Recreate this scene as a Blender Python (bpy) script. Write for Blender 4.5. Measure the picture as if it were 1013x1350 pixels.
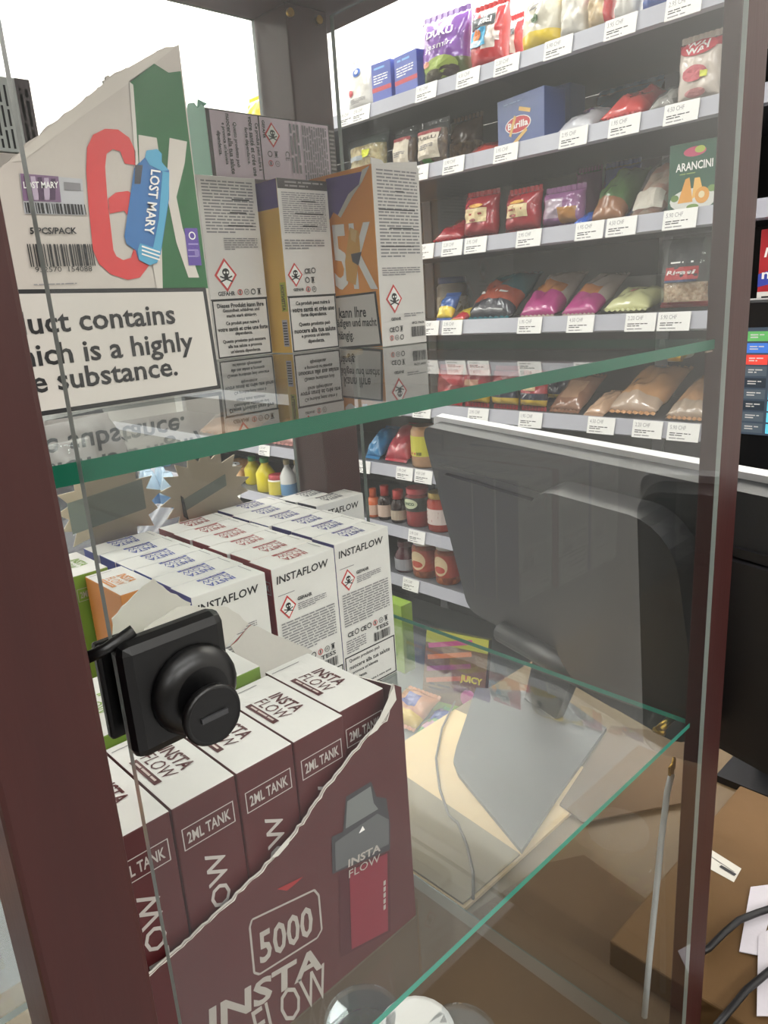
import bpy, bmesh, math, random
from mathutils import Vector, Matrix, Euler, noise
from mathutils.geometry import tessellate_polygon
random.seed(7)
SC = bpy.context.scene
for o in list(bpy.data.objects): bpy.data.objects.remove(o)
C = SC.collection
H90 = math.pi / 2
EYE = 1.35                                   # camera height over the floor, metres

# ---------------------------------------------------------------- camera
F_PX = 974.16; CX, CY = 506.5, 675.0
CAM_R = Vector((0.7177798, -0.69332795, -0.06394147))     # right, up and back axes of the camera in the shop
CAM_U = Vector((0.23485458, 0.15463436, 0.95965178))
CAM_B = Vector((-0.65546586, -0.70383561, 0.27382466))
cd = bpy.data.cameras.new('camera'); cam = bpy.data.objects.new('camera', cd); C.objects.link(cam)
m = Matrix((CAM_R, CAM_U, CAM_B)).transposed().to_4x4(); m.translation = (0, 0, EYE)
cam.matrix_world = m
cd.sensor_fit = 'HORIZONTAL'; cd.sensor_width = 36.0; cd.lens = F_PX / 1013 * 36.0; cd.clip_start = .01
SC.camera = cam
# ---------------------------------------------------------------- world, light, exposure
w = bpy.data.worlds.new('shop_world'); SC.world = w; w.use_nodes = True
w.node_tree.nodes['Background'].inputs[0].default_value = (.8, .87, 1, 1)
w.node_tree.nodes['Background'].inputs[1].default_value = .3
SC.view_settings.view_transform = 'Standard'; SC.view_settings.look = 'None'
SC.view_settings.exposure = -0.62; SC.view_settings.gamma = 1.0; SC.view_settings.use_curve_mapping = False
LAMPS = [                                     # x, y, size x, size y, power (W): unseen ceiling panels of the shop
    (0.2, 0.9, 1.2, .30, 26), (0.9, 2.2, 1.2, .30, 30), (-1.2, 0.6, 1.2, .30, 26), (-0.6, 2.6, 1.2, .3, 26),
    (-0.5, -1.2, 1.2, .30, 20), (0.8, -1.2, 1.2, .3, 16), (-0.6, -3.6, 1.2, .5, 115), (1.0, -3.4, 1.2, .5, 85), (-2.6, -2.6, 1.2, .5, 75)]  # last three panels added far back to front-light the cartons
ADDED_WALL_LAMP = 190                                # power of each strip lamp added to brighten the walls
CEIL = 3.3

# ---------------------------------------------------------------- pixel -> shop coordinates (camera at 0, 0, EYE)
def ray(p):
    return CAM_R * (p[0] - CX) - CAM_U * (p[1] - CY) - CAM_B * F_PX
E_ = Vector((0, 0, EYE))
def onx(p, x): d = ray(p); return d * (x / d.x) + E_
def ony(p, y): d = ray(p); return d * (y / d.y) + E_
def onz(p, z): d = ray(p); return d * ((z - EYE) / d.z) + E_
def y_at(px, x, z):
    """y of the point on the line (x, *, z) that the picture column px crosses"""
    d = Vector((x, 0, z - EYE)); k = (px - CX) / F_PX
    a = CAM_R.dot(d) + k * CAM_B.dot(d); b = CAM_R.y + k * CAM_B.y
    return -a / b

# ---------------------------------------------------------------- materials
def lin(c):
    if isinstance(c, str): c = tuple(int(c[i:i+2], 16) / 255 for i in (0, 2, 4))
    return tuple(v / 12.92 if v <= .04045 else ((v + .055) / 1.055) ** 2.4 for v in c)
MATS = {}
def mat(col, rough=.5, metal=0, noise=.06, scale=30, bump=0, bscale=60, coat=0, spec=.5, key=''):
    k = (col, rough, metal, noise, scale, bump, bscale, coat, spec)
    if k in MATS: return MATS[k]
    m = bpy.data.materials.new('mat_' + str(col)); m.use_nodes = True
    nt = m.node_tree; b = nt.nodes['Principled BSDF']
    c = lin(col)
    b.inputs['Roughness'].default_value = rough; b.inputs['Metallic'].default_value = metal
    b.inputs['Coat Weight'].default_value = coat; b.inputs['Specular IOR Level'].default_value = spec
    tc = nt.nodes.new('ShaderNodeTexCoord')
    n = nt.nodes.new('ShaderNodeTexNoise'); n.inputs['Scale'].default_value = scale; n.inputs['Detail'].default_value = 4
    nt.links.new(tc.outputs['Object'], n.inputs['Vector'])
    r = nt.nodes.new('ShaderNodeMix'); r.data_type = 'RGBA'
    r.inputs[6].default_value = (*[v * (1 - noise) for v in c], 1); r.inputs[7].default_value = (*[min(1, v * (1 + noise)) for v in c], 1)
    nt.links.new(n.outputs['Fac'], r.inputs[0]); nt.links.new(r.outputs[2], b.inputs['Base Color'])
    if bump:
        n2 = nt.nodes.new('ShaderNodeTexNoise'); n2.inputs['Scale'].default_value = bscale; n2.inputs['Detail'].default_value = 3
        nt.links.new(tc.outputs['Object'], n2.inputs['Vector'])
        bp = nt.nodes.new('ShaderNodeBump'); bp.inputs['Strength'].default_value = bump; bp.inputs['Distance'].default_value = .004
        nt.links.new(n2.outputs['Fac'], bp.inputs['Height']); nt.links.new(bp.outputs['Normal'], b.inputs['Normal'])
    MATS[k] = m; return m
def ink(col): return mat(col, .55, noise=.03)
def foil(col): return mat(col, .2, noise=.1, scale=18, bump=.9, bscale=30, coat=.7)
def board(col): return mat(col, .75, noise=.05, scale=60, bump=.05, bscale=300)
def metalpaint(col): return mat(col, .4, noise=.05, scale=8)
def speckle(c1, c2, scale=120, rough=.5, key='sp', bump=.8):
    k = (key, c1, c2, scale)
    if k in MATS: return MATS[k]
    m = bpy.data.materials.new('mat_' + key); m.use_nodes = True; nt = m.node_tree; b = nt.nodes['Principled BSDF']
    b.inputs['Roughness'].default_value = rough
    tc = nt.nodes.new('ShaderNodeTexCoord'); v = nt.nodes.new('ShaderNodeTexVoronoi'); v.inputs['Scale'].default_value = scale
    nt.links.new(tc.outputs['Object'], v.inputs['Vector'])
    r = nt.nodes.new('ShaderNodeMix'); r.data_type = 'RGBA'
    r.inputs[6].default_value = (*lin(c1), 1); r.inputs[7].default_value = (*lin(c2), 1)
    sep = nt.nodes.new('ShaderNodeSeparateColor'); nt.links.new(v.outputs['Color'], sep.inputs[0])
    nt.links.new(sep.outputs[0], r.inputs[0]); nt.links.new(r.outputs[2], b.inputs['Base Color'])
    bp = nt.nodes.new('ShaderNodeBump'); bp.inputs['Strength'].default_value = bump; bp.inputs['Distance'].default_value = .004; bp.invert = True
    nt.links.new(v.outputs['Distance'], bp.inputs['Height']); nt.links.new(bp.outputs['Normal'], b.inputs['Normal'])
    MATS[k] = m; return m
def woodmat(c1, c2, scale=(30, 30, 2.5), rough=.45, key='wood'):
    m = bpy.data.materials.new('mat_' + key); m.use_nodes = True; nt = m.node_tree; b = nt.nodes['Principled BSDF']
    b.inputs['Roughness'].default_value = rough
    tc = nt.nodes.new('ShaderNodeTexCoord'); mp = nt.nodes.new('ShaderNodeMapping'); mp.inputs['Scale'].default_value = scale
    n = nt.nodes.new('ShaderNodeTexNoise'); n.inputs['Scale'].default_value = 3; n.inputs['Detail'].default_value = 6; n.inputs['Roughness'].default_value = .65
    r = nt.nodes.new('ShaderNodeMix'); r.data_type = 'RGBA'
    r.inputs[6].default_value = (*lin(c1), 1); r.inputs[7].default_value = (*lin(c2), 1)
    nt.links.new(tc.outputs['Object'], mp.inputs[0]); nt.links.new(mp.outputs[0], n.inputs['Vector'])
    nt.links.new(n.outputs['Fac'], r.inputs[0]); nt.links.new(r.outputs[2], b.inputs['Base Color'])
    bp = nt.nodes.new('ShaderNodeBump'); bp.inputs['Strength'].default_value = .12; bp.inputs['Distance'].default_value = .002
    nt.links.new(n.outputs['Fac'], bp.inputs['Height']); nt.links.new(bp.outputs['Normal'], b.inputs['Normal'])
    return m
def clearmat(name, tint=(1, 1, 1), ior=1.5, haze=0.0, hazecol=(.8, .85, .85), rough=.01, wrinkle=0):
    """thin clear sheet: what is not mirrored (Fresnel) or scattered by dust goes straight through"""
    m = bpy.data.materials.new('mat_' + name); m.use_nodes = True; nt = m.node_tree; nt.nodes.clear()
    out = nt.nodes.new('ShaderNodeOutputMaterial'); tr = nt.nodes.new('ShaderNodeBsdfTransparent'); tr.inputs[0].default_value = (*tint, 1)
    df = nt.nodes.new('ShaderNodeBsdfDiffuse'); df.inputs[0].default_value = (*hazecol, 1)
    gl = nt.nodes.new('ShaderNodeBsdfGlossy'); gl.inputs['Roughness'].default_value = rough
    fr = nt.nodes.new('ShaderNodeFresnel'); fr.inputs['IOR'].default_value = ior
    ge = nt.nodes.new('ShaderNodeNewGeometry')
    inv = nt.nodes.new('ShaderNodeMath'); inv.operation = 'SUBTRACT'; inv.inputs[0].default_value = 1
    nt.links.new(ge.outputs['Backfacing'], inv.inputs[1])
    mu = nt.nodes.new('ShaderNodeMath'); mu.operation = 'MULTIPLY'
    nt.links.new(fr.outputs[0], mu.inputs[0]); nt.links.new(inv.outputs[0], mu.inputs[1])
    m1 = nt.nodes.new('ShaderNodeMixShader')
    n = nt.nodes.new('ShaderNodeTexNoise'); n.inputs['Scale'].default_value = 9; n.inputs['Detail'].default_value = 5
    tc = nt.nodes.new('ShaderNodeTexCoord'); nt.links.new(tc.outputs['Object'], n.inputs['Vector'])
    hz = nt.nodes.new('ShaderNodeMath'); hz.operation = 'MULTIPLY'; hz.inputs[1].default_value = haze * 2
    nt.links.new(n.outputs['Fac'], hz.inputs[0]); nt.links.new(hz.outputs[0], m1.inputs[0])
    nt.links.new(tr.outputs[0], m1.inputs[1]); nt.links.new(df.outputs[0], m1.inputs[2])
    m2 = nt.nodes.new('ShaderNodeMixShader'); nt.links.new(mu.outputs[0], m2.inputs[0])
    nt.links.new(m1.outputs[0], m2.inputs[1]); nt.links.new(gl.outputs[0], m2.inputs[2])
    if wrinkle:
        n2 = nt.nodes.new('ShaderNodeTexNoise'); n2.inputs['Scale'].default_value = 40
        nt.links.new(tc.outputs['Object'], n2.inputs['Vector'])
        bp = nt.nodes.new('ShaderNodeBump'); bp.inputs['Strength'].default_value = wrinkle; bp.inputs['Distance'].default_value = .006
        nt.links.new(n2.outputs['Fac'], bp.inputs['Height'])
        for s in (gl, fr): nt.links.new(bp.outputs['Normal'], s.inputs['Normal'])
    nt.links.new(m2.outputs[0], out.inputs[0])
    return m
def emit(name, col, strength):
    m = bpy.data.materials.new('mat_' + name); m.use_nodes = True; b = m.node_tree.nodes['Principled BSDF']
    b.inputs['Base Color'].default_value = (*col, 1); b.inputs['Emission Color'].default_value = (*col, 1); b.inputs['Emission Strength'].default_value = strength
    return m
GLASS = clearmat('glass', (.985, .992, .988), 1.5, .005)
SHELFGLASS = clearmat('shelf_glass', (.95, .975, .965), 1.62, .016)
FILM = clearmat('clear_film', (.93, .93, .93), 1.5, .08, rough=.08, wrinkle=.8)
PLASTIC = clearmat('clear_plastic', (.93, .95, .97), 1.5, .05)
EDGE = mat('085c45', .3, noise=.2, scale=14, spec=.25)
EDGE_L = mat('3f9a86', .2, noise=.3, scale=20)
EDGE_D = mat('59645f', .2, noise=.2, scale=20)
EDGE_W = mat('a9b5b0', .2, noise=.2, scale=20)
WOOD = woodmat('301110', '421915', key='mahogany')
WHITE = board('e4e1dc'); KRAFT = board('b58d5a'); CARD = board('d9d4cb'); BLACK = mat('111112', .35, noise=.2)
INK_K = ink('1c1b1d'); INK_G = ink('858285'); INK_R = ink('c93232'); INK_W = ink('f2f0ec')

# ---------------------------------------------------------------- mesh builders
class MB:
    def __init__(s): s.v = []; s.f = []; s.mi = []; s.mats = []; s.smooth = []
    def slot(s, m):
        if m not in s.mats: s.mats.append(m)
        return s.mats.index(m)
    def face(s, pts, m, smooth=False):
        i = len(s.v); s.v += [tuple(p) for p in pts]; s.f.append(tuple(range(i, i + len(pts)))); s.mi.append(s.slot(m)); s.smooth.append(smooth)
    def raw(s, vs, fs, m, smooth=False):
        i = len(s.v); s.v += [tuple(p) for p in vs]; k = s.slot(m)
        for f in fs: s.f.append(tuple(i + j for j in f)); s.mi.append(k); s.smooth.append(smooth)
    def box(s, x0, x1, y0, y1, z0, z1, m, mats=None):
        """mats: dict of face letter -> material, letters l r f b d u"""
        x0, x1 = min(x0, x1), max(x0, x1); y0, y1 = min(y0, y1), max(y0, y1); z0, z1 = min(z0, z1), max(z0, z1)
        mats = mats or {}
        vs = [(x0,y0,z0),(x1,y0,z0),(x1,y1,z0),(x0,y1,z0),(x0,y0,z1),(x1,y0,z1),(x1,y1,z1),(x0,y1,z1)]
        i = len(s.v); s.v += vs
        for L, q in (('d',(0,3,2,1)),('u',(4,5,6,7)),('f',(0,1,5,4)),('r',(1,2,6,5)),('b',(2,3,7,6)),('l',(3,0,4,7))):
            s.f.append(tuple(i + k for k in q)); s.mi.append(s.slot(mats.get(L, m))); s.smooth.append(False)
    def prism(s, pts, d, m, side=None):
        """pts: 3D polygon, extruded by vector d"""
        d = Vector(d); a = [Vector(p) for p in pts]; b = [p + d for p in a]; n = len(a)
        nn = Vector((0, 0, 0))
        for i in range(n): nn += a[i].cross(a[(i + 1) % n])
        if nn.dot(d) > 0: a, b = b, a
        s.face(a, m); s.face(b[::-1], m)
        for i in range(n):
            j = (i + 1) % n; s.face([a[j], a[i], b[i], b[j]], side or m)
    def lathe(s, prof, m, n=20, cx=0, cy=0, mats=None):
        i = len(s.v)
        for r, z in prof:
            for k in range(n):
                t = 2 * math.pi * k / n; s.v.append((cx + r * math.cos(t), cy + r * math.sin(t), z))
        for a in range(len(prof) - 1):
            k_ = s.slot(mats[a] if mats else m)
            for k in range(n):
                s.f.append((i + a*n + k, i + a*n + (k+1) % n, i + (a+1)*n + (k+1) % n, i + (a+1)*n + k)); s.mi.append(k_); s.smooth.append(True)
        s.f.append(tuple(i + k for k in range(n))[::-1]); s.mi.append(s.slot(mats[0] if mats else m)); s.smooth.append(False)
        e = i + (len(prof) - 1) * n
        s.f.append(tuple(e + k for k in range(n))); s.mi.append(s.slot(mats[-1] if mats else m)); s.smooth.append(False)
    def tube(s, pts, r, m, n=8):
        pts = [Vector(p) for p in pts]; i = len(s.v); L = len(pts)
        up = Vector((0, 0, 1))
        for q, p in enumerate(pts):
            t = (pts[min(q+1, L-1)] - pts[max(q-1, 0)]).normalized()
            a = t.cross(up); a = a.normalized() if a.length > 1e-3 else t.cross(Vector((1, 0, 0))).normalized()
            b = t.cross(a)
            for k in range(n):
                h = 2 * math.pi * k / n; s.v.append(tuple(p + (a * math.cos(h) + b * math.sin(h)) * r))
        k_ = s.slot(m)
        for q in range(L - 1):
            for k in range(n):
                s.f.append((i+q*n+k, i+q*n+(k+1) % n, i+(q+1)*n+(k+1) % n, i+(q+1)*n+k)); s.mi.append(k_); s.smooth.append(True)
        s.f.append(tuple(i + k for k in range(n))[::-1]); s.mi.append(k_); s.smooth.append(False)
        s.f.append(tuple(i+(L-1)*n+k for k in range(n))); s.mi.append(k_); s.smooth.append(False)
    def mesh(s, name, off=None):
        me = bpy.data.meshes.new(name)
        vs = s.v if off is None else [(a[0]-off[0], a[1]-off[1], a[2]-off[2]) for a in s.v]
        me.from_pydata(vs, [], s.f)
        for x in s.mats: me.materials.append(x)
        me.polygons.foreach_set('material_index', s.mi); me.polygons.foreach_set('use_smooth', s.smooth); me.update()
        return me
    def build(s, name, parent=None, off=None, bevel=0, fixn=False):
        me = s.mesh(name, off)
        if fixn:
            b = bmesh.new(); b.from_mesh(me); bmesh.ops.recalc_face_normals(b, faces=b.faces); b.to_mesh(me); b.free()
        o = bpy.data.objects.new(name, me); C.objects.link(o); o.parent = parent
        if bevel:
            md = o.modifiers.new('bevel', 'BEVEL'); md.width = bevel; md.segments = 2; md.limit_method = 'ANGLE'; md.use_clamp_overlap = True
        return o
def tag(o, label, cat, group=None):
    o['label'] = label; o['category'] = cat
    if group: o['group'] = group
    return o
def struct(o, label=None):
    o['kind'] = 'structure'
    if label: o['label'] = label
    return o
def thing(name, label, cat, loc=(0, 0, 0), rz=0, group=None):
    o = bpy.data.objects.new(name, None); o.empty_display_size = .02; C.objects.link(o)
    o.location = loc; o.rotation_euler = (0, 0, rz)
    return tag(o, label, cat, group)
def dup(root, loc, rot=None, label=None, group=None):
    r = root.copy(); C.objects.link(r); r.location = loc
    if rot is not None: r.rotation_euler = rot
    if label: r['label'] = label
    if group: r['group'] = group
    for ch in list(root.children):
        c = ch.copy(); C.objects.link(c); c.parent = r
        for g in list(ch.children):
            d = g.copy(); C.objects.link(d); d.parent = c
    return r
def settle(root, x, y, z, rx=0, ry=0, rz=0):
    """turn the thing and stand its lowest point on height z"""
    R = Euler((rx, ry, rz)).to_matrix(); lo = 1e9
    for ch in root.children:
        if ch.type == 'MESH':
            for v in ch.data.vertices: lo = min(lo, (R @ v.co).z)
    root.rotation_euler = (rx, ry, rz); root.location = (x, y, z - lo + .0004)
    return root

# ---------------------------------------------------------------- flat print
TXT = {}; RAW = {}
def glyphs(s, bold=.0, shear=0, space=1.0):
    k = (s, bold, shear, space)
    if k in TXT: return TXT[k]
    cu = bpy.data.curves.new('print_source', 'FONT'); cu.body = s; cu.size = 1; cu.resolution_u = 2; cu.offset = bold; cu.fill_mode = 'FRONT'; cu.shear = shear; cu.space_character = space
    ob = bpy.data.objects.new('print_source', cu)
    me = bpy.data.meshes.new_from_object(ob)
    vs = [(v.co.x, v.co.y) for v in me.vertices]; fs = [tuple(p.vertices) for p in me.polygons]
    bpy.data.objects.remove(ob); bpy.data.meshes.remove(me); bpy.data.curves.remove(cu)
    if not vs: vs = [(0, 0), (1, 0), (1, 1)]; fs = [(0, 1, 2)]
    x0 = min(v[0] for v in vs); x1 = max(v[0] for v in vs); y0 = min(v[1] for v in vs); y1 = max(v[1] for v in vs)
    RAW[k] = (x1 - x0, y1 - y0, y0)
    TXT[k] = ([((a - x0) / (x1 - x0), (b - y0) / (y1 - y0)) for a, b in vs], fs, (x1 - x0) / (y1 - y0))
    return TXT[k]
class Pr:
    """print on a face: fn maps face coordinates (x right, y up, lift) to 3D"""
    def __init__(s, fn): s.fn = fn; s.mb = MB(); s.L = 1
    def lay(s): return .00022 * s.L
    def poly(s, pts, m, L=None):
        if L: s.L = L
        if len(pts) <= 4: s.mb.face([s.fn(a, b, s.lay()) for a, b in pts], m); return
        tri = tessellate_polygon([[Vector((a, b, 0)) for a, b in pts]])
        ar = sum(pts[i][0]*pts[(i+1) % len(pts)][1] - pts[(i+1) % len(pts)][0]*pts[i][1] for i in range(len(pts)))
        fs = []
        for a, b, c in tri:
            q = (pts[b][0]-pts[a][0])*(pts[c][1]-pts[a][1]) - (pts[c][0]-pts[a][0])*(pts[b][1]-pts[a][1])
            fs.append((a, b, c) if q > 0 else (a, c, b))
        s.mb.raw([s.fn(a, b, s.lay()) for a, b in pts], fs, m)
    def rect(s, x0, y0, x1, y1, m, L=None): s.poly([(x0, y0), (x1, y0), (x1, y1), (x0, y1)], m, L)
    def frame(s, x0, y0, x1, y1, t, m, L=None):
        s.rect(x0, y0, x1, y0 + t, m, L); s.rect(x0, y1 - t, x1, y1, m); s.rect(x0, y0 + t, x0 + t, y1 - t, m); s.rect(x1 - t, y0 + t, x1, y1 - t, m)
    def text(s, t, x, y, h, m, w=None, bold=.0, rot=0, al='l', shear=0, L=None):
        """x, y: lower-left corner of the text (or middle with al='c'), before turning about it by rot degrees"""
        if L: s.L = L
        vs, fs, asp = glyphs(t, bold, shear)
        W = w or asp * h; c, sn = math.cos(math.radians(rot)), math.sin(math.radians(rot))
        ox = {'l': 0, 'c': -W / 2, 'r': -W}[al]
        out = []
        for a, b in vs:
            px, py = ox + a * W, b * h; out.append(s.fn(x + px * c - py * sn, y + px * sn + py * c, s.lay()))
        s.mb.raw(out, fs, m)
    def quadtext(s, t, tl, tr, bl, m, bold=.0, shear=0, L=None):
        if L: s.L = L
        vs, fs, _ = glyphs(t, bold, shear); tl, tr, bl = Vector(tl), Vector(tr), Vector(bl)
        out = []
        for a, b in vs:
            q = tl + (tr - tl) * a + (bl - tl) * (1 - b); out.append(s.fn(q.x, q.y, s.lay()))
        s.mb.raw(out, fs, m)
    def lines(s, x0, y0, x1, y1, n, m, fill=.46, gap=.15, L=None, last=.6):
        if L: s.L = L
        dy = (y1 - y0) / n
        for i in range(n):
            yb = y1 - (i + 1) * dy + dy * (1 - fill) / 2; x = x0; e = x1 if i < n - 1 else x0 + (x1 - x0) * last
            while x < e - dy * .3:
                wd = min(random.uniform(1.2, 4.5) * dy, e - x); s.rect(x, yb, x + wd, yb + dy * fill, m); x += wd + dy * random.uniform(.35, .6)
    def vlines(s, x0, y0, x1, y1, n, m, fill=.55):
        dx = (x1 - x0) / n
        for i in range(n):
            xb = x0 + i * dx + dx * (1 - fill) / 2; y = y0
            while y < y1 - dx * .3:
                wd = min(random.uniform(1.2, 4.5) * dx, y1 - y); s.rect(xb, y, xb + dx * fill, y + wd, m); y += wd + dx * .5
    def barcode(s, x0, y0, x1, y1, m, L=None):
        if L: s.L = L
        x = x0; st = (x1 - x0) / 60
        while x < x1 - st:
            wd = random.choice((1, 1, 2, 3)) * st; s.rect(x, y0, min(x + wd, x1), y1, m); x += wd + random.choice((1, 1, 2)) * st
    def disc(s, cx, cy, rx, ry, m, n=20, L=None, ring=0):
        if L: s.L = L
        if ring:
            for k in range(n):
                a, b = 2*math.pi*k/n, 2*math.pi*(k+1)/n
                s.poly([(cx+rx*math.cos(a), cy+ry*math.sin(a)), (cx+rx*math.cos(b), cy+ry*math.sin(b)), (cx+rx*ring*math.cos(b), cy+ry*ring*math.sin(b)), (cx+rx*ring*math.cos(a), cy+ry*ring*math.sin(a))], m)
        else: s.poly([(cx+rx*math.cos(2*math.pi*k/n), cy+ry*math.sin(2*math.pi*k/n)) for k in range(n)], m)
    def cdisc(s, cx, cy, rx, ry, m, L=1, n=12):     # an oval cut into strips, for curved faces
        s.L = L
        for i in range(n):
            a, b = -math.cos(math.pi*i/n), -math.cos(math.pi*(i+1)/n); ya, yb = ry*math.sqrt(max(0, 1-a*a)), ry*math.sqrt(max(0, 1-b*b))
            s.mb.face([s.fn(cx+rx*a, cy-ya, s.lay()), s.fn(cx+rx*b, cy-yb, s.lay()), s.fn(cx+rx*b, cy+yb, s.lay()), s.fn(cx+rx*a, cy+ya, s.lay())], m)
    def bar(s, x0, y0, x1, y1, t, m, L=None):
        d = Vector((x1-x0, y1-y0)).normalized() * t / 2; n = Vector((-d.y, d.x))
        s.poly([(x0-n.x, y0-n.y), (x1-n.x, y1-n.y), (x1+n.x, y1+n.y), (x0+n.x, y0+n.y)], m, L)
    def hazard(s, cx, cy, r):
        s.poly([(cx, cy-r), (cx+r*.8, cy), (cx, cy+r), (cx-r*.8, cy)], INK_R, 1)
        q = r * .8; s.poly([(cx, cy-q), (cx+q*.8, cy), (cx, cy+q), (cx-q*.8, cy)], INK_W, 2)
        k = r * .36; s.disc(cx, cy + k*.45, k*.72, k*.65, INK_K, 12, 3); s.rect(cx-k*.4, cy-k*.55, cx+k*.4, cy, INK_K)
        for sx in (-1, 1):
            s.bar(cx - sx*k*1.2, cy - k*.2, cx + sx*k*1.2, cy - k*1.1, k*.24, INK_K)
            s.disc(cx + sx*k*.3, cy + k*.4, k*.2, k*.2, INK_W, 8, 4); s.L = 3
    def icons(s, x, y, h, m=INK_K, which='pwrt'):
        for c in which:
            if c == 'C': s.text('CE', x, y, h*.85, m, bold=.03); x += h * 1.5
            elif c == 'r': s.disc(x + h/2, y + h/2, h*.5, h*.5, m, 14, ring=.7); x += h * 1.35
            elif c == 'p': s.disc(x + h/2, y + h/2, h*.5, h*.5, INK_R, 14, ring=.75); s.rect(x+h*.4, y+h*.2, x+h*.6, y+h*.8, m); x += h * 1.35
            elif c == 'w': s.disc(x + h/2, y + h/2, h*.5, h*.5, m, 14, ring=.82); s.text('18', x+h*.25, y+h*.3, h*.4, m); x += h * 1.35
            elif c == 't': s.rect(x+h*.15, y+h*.15, x+h*.6, y+h*.8, m); s.rect(x, y+h*.85, x+h*.75, y+h, m); s.rect(x, y, x+h*.75, y+h*.08, m); x += h * 1.2
    def build(s, name, parent, off=None): return s.mb.build(name, parent, off)
def fr_front(w, h, y): return lambda a, b, l: (a, y - l, b)                    # facing -y, x right
def plane_y(y): return lambda a, b, l: (a, y - l, b)
def plane_x(x): return lambda a, b, l: (x - l, -a, b)                          # facing -x; a runs along -y
def plane_top(z): return lambda a, b, l: (a, b, z + l)

# ================================================================ THE ROOM
def slab(name, x0, x1, y0, y1, z0, z1, m, label):
    b = MB(); b.box(x0, x1, y0, y1, z0, z1, m); return struct(b.build(name), label)
XW = 1.60                                   # front of the wall shelving
WALLX = 2.06
DIM = mat('7d756b', .8, noise=.1, scale=2)
PAINT = mat('eeece6', .85, noise=.02, scale=3)
RX0, RY0, RY1 = -4.4, -5.4, 3.9
slab('floor', RX0, WALLX, RY0, RY1, -.1, 0, mat('8d8c8c', .45, noise=.12, scale=5), 'grey shop floor')
slab('ceiling', RX0, WALLX, RY0, RY1, CEIL, CEIL + .1, PAINT, 'white shop ceiling')
slab('wall_right', WALLX, WALLX + .1, RY0, RY1, 0, CEIL, PAINT, 'bright white wall behind the shelving')
slab('wall_back', RX0, WALLX + .1, RY1, RY1 + .1, 0, CEIL, PAINT, 'white wall at the far end')
slab('wall_left', RX0 - .1, RX0, RY0, RY1 + .1, 0, CEIL, DIM, 'grey-brown side wall of the shop')
slab('wall_front', RX0 - .1, WALLX + .1, RY0 - .1, RY0, 0, CEIL, DIM, 'grey-brown wall behind the viewer')
DIFF = emit('lamp_diffuser', (.95, .98, 1), 6)
for i, (x, y, sx, sy, p) in enumerate(LAMPS):
    t = thing('ceiling_lamp', 'unseen rectangular white light panel on the shop ceiling', 'lamp', (x, y, CEIL), 0, 'light panels on the ceiling')
    b = MB()
    for a0, a1, c0, c1 in ((-sx/2-.02, sx/2+.02, -sy/2-.02, -sy/2), (-sx/2-.02, sx/2+.02, sy/2, sy/2+.02), (-sx/2-.02, -sx/2, -sy/2, sy/2), (sx/2, sx/2+.02, -sy/2, sy/2)):
        b.box(a0, a1, c0, c1, -.03, 0, INK_W)
    b.build('frame', t)
    b = MB(); b.box(-sx/2, sx/2, -sy/2, sy/2, -.02, -.005, DIFF); b.build('diffuser', t)
    ld = bpy.data.lights.new('panel_light', 'AREA'); ld.shape = 'RECTANGLE'; ld.size = sx; ld.size_y = sy; ld.energy = p; ld.color = (1, .985, .96)
    lo = bpy.data.objects.new('panel_light', ld); C.objects.link(lo); lo.parent = t; lo.location = (0, 0, -.04)
for nm, loc, rz, ln, lab in (('added_strip_lamp', (1.80, 1.6, 2.95), 0, 4.4, 'long strip lamp behind a white valance above the wall shelving, added to brighten the wall'), ('added_strip_lamp', (-.5, 3.66, 2.95), H90, 4.0, 'long strip lamp behind a white valance along the far wall, added to brighten it')):
    t = thing(nm, lab, 'lamp', loc, rz)                       # its valance (towards the room) is added to keep the tube out of reflections
    b = MB(); b.box(-.10, .10, -ln/2, ln/2, .08, .14, INK_W); b.build('housing', t)
    b = MB(); b.box(-.115, -.10, -ln/2, ln/2, -.20, .14, INK_W); b.build('baffle', t)
    b = MB(); b.tube([(0, -ln/2 + .03, .03), (0, ln/2 - .03, .03)], .018, DIFF, 12); b.build('tube', t)
    ld = bpy.data.lights.new('added_strip_light', 'AREA'); ld.shape = 'RECTANGLE'; ld.size = .08; ld.size_y = ln - .1; ld.energy = ADDED_WALL_LAMP; ld.color = (1, .99, .97)
    lo = bpy.data.objects.new('added_strip_light', ld); C.objects.link(lo); lo.parent = t; lo.location = (.02, 0, .005); lo.rotation_euler = (0, math.radians(-30), 0)

# ================================================================ COUNTER
ZC = EYE - .600
COUNTER_LIT = woodmat('bf9f72', 'ccae80', (3, 26, 26), .5, 'lit_counter')  # lighter copy of the counter wood, for its lit wedge
COUNTER_DIM = woodmat('57462f', '665338', (3, 26, 26), .5, 'beech')  # counter wood, with the dim light down there put into its colour
t = thing('counter', 'beige wooden counter carrying the glass display case', 'counter', (.2, 0, 0))
b = MB(); b.box(-.9, .98, -.03, .668, ZC - .03, ZC, COUNTER_DIM); b.build('worktop', t, t.location, bevel=.002)
b = MB(); b.box(-.88, .96, .0, .65, 0.0, ZC - .03, metalpaint('6d5a45')); b.build('base_cabinet', t, t.location)

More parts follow.
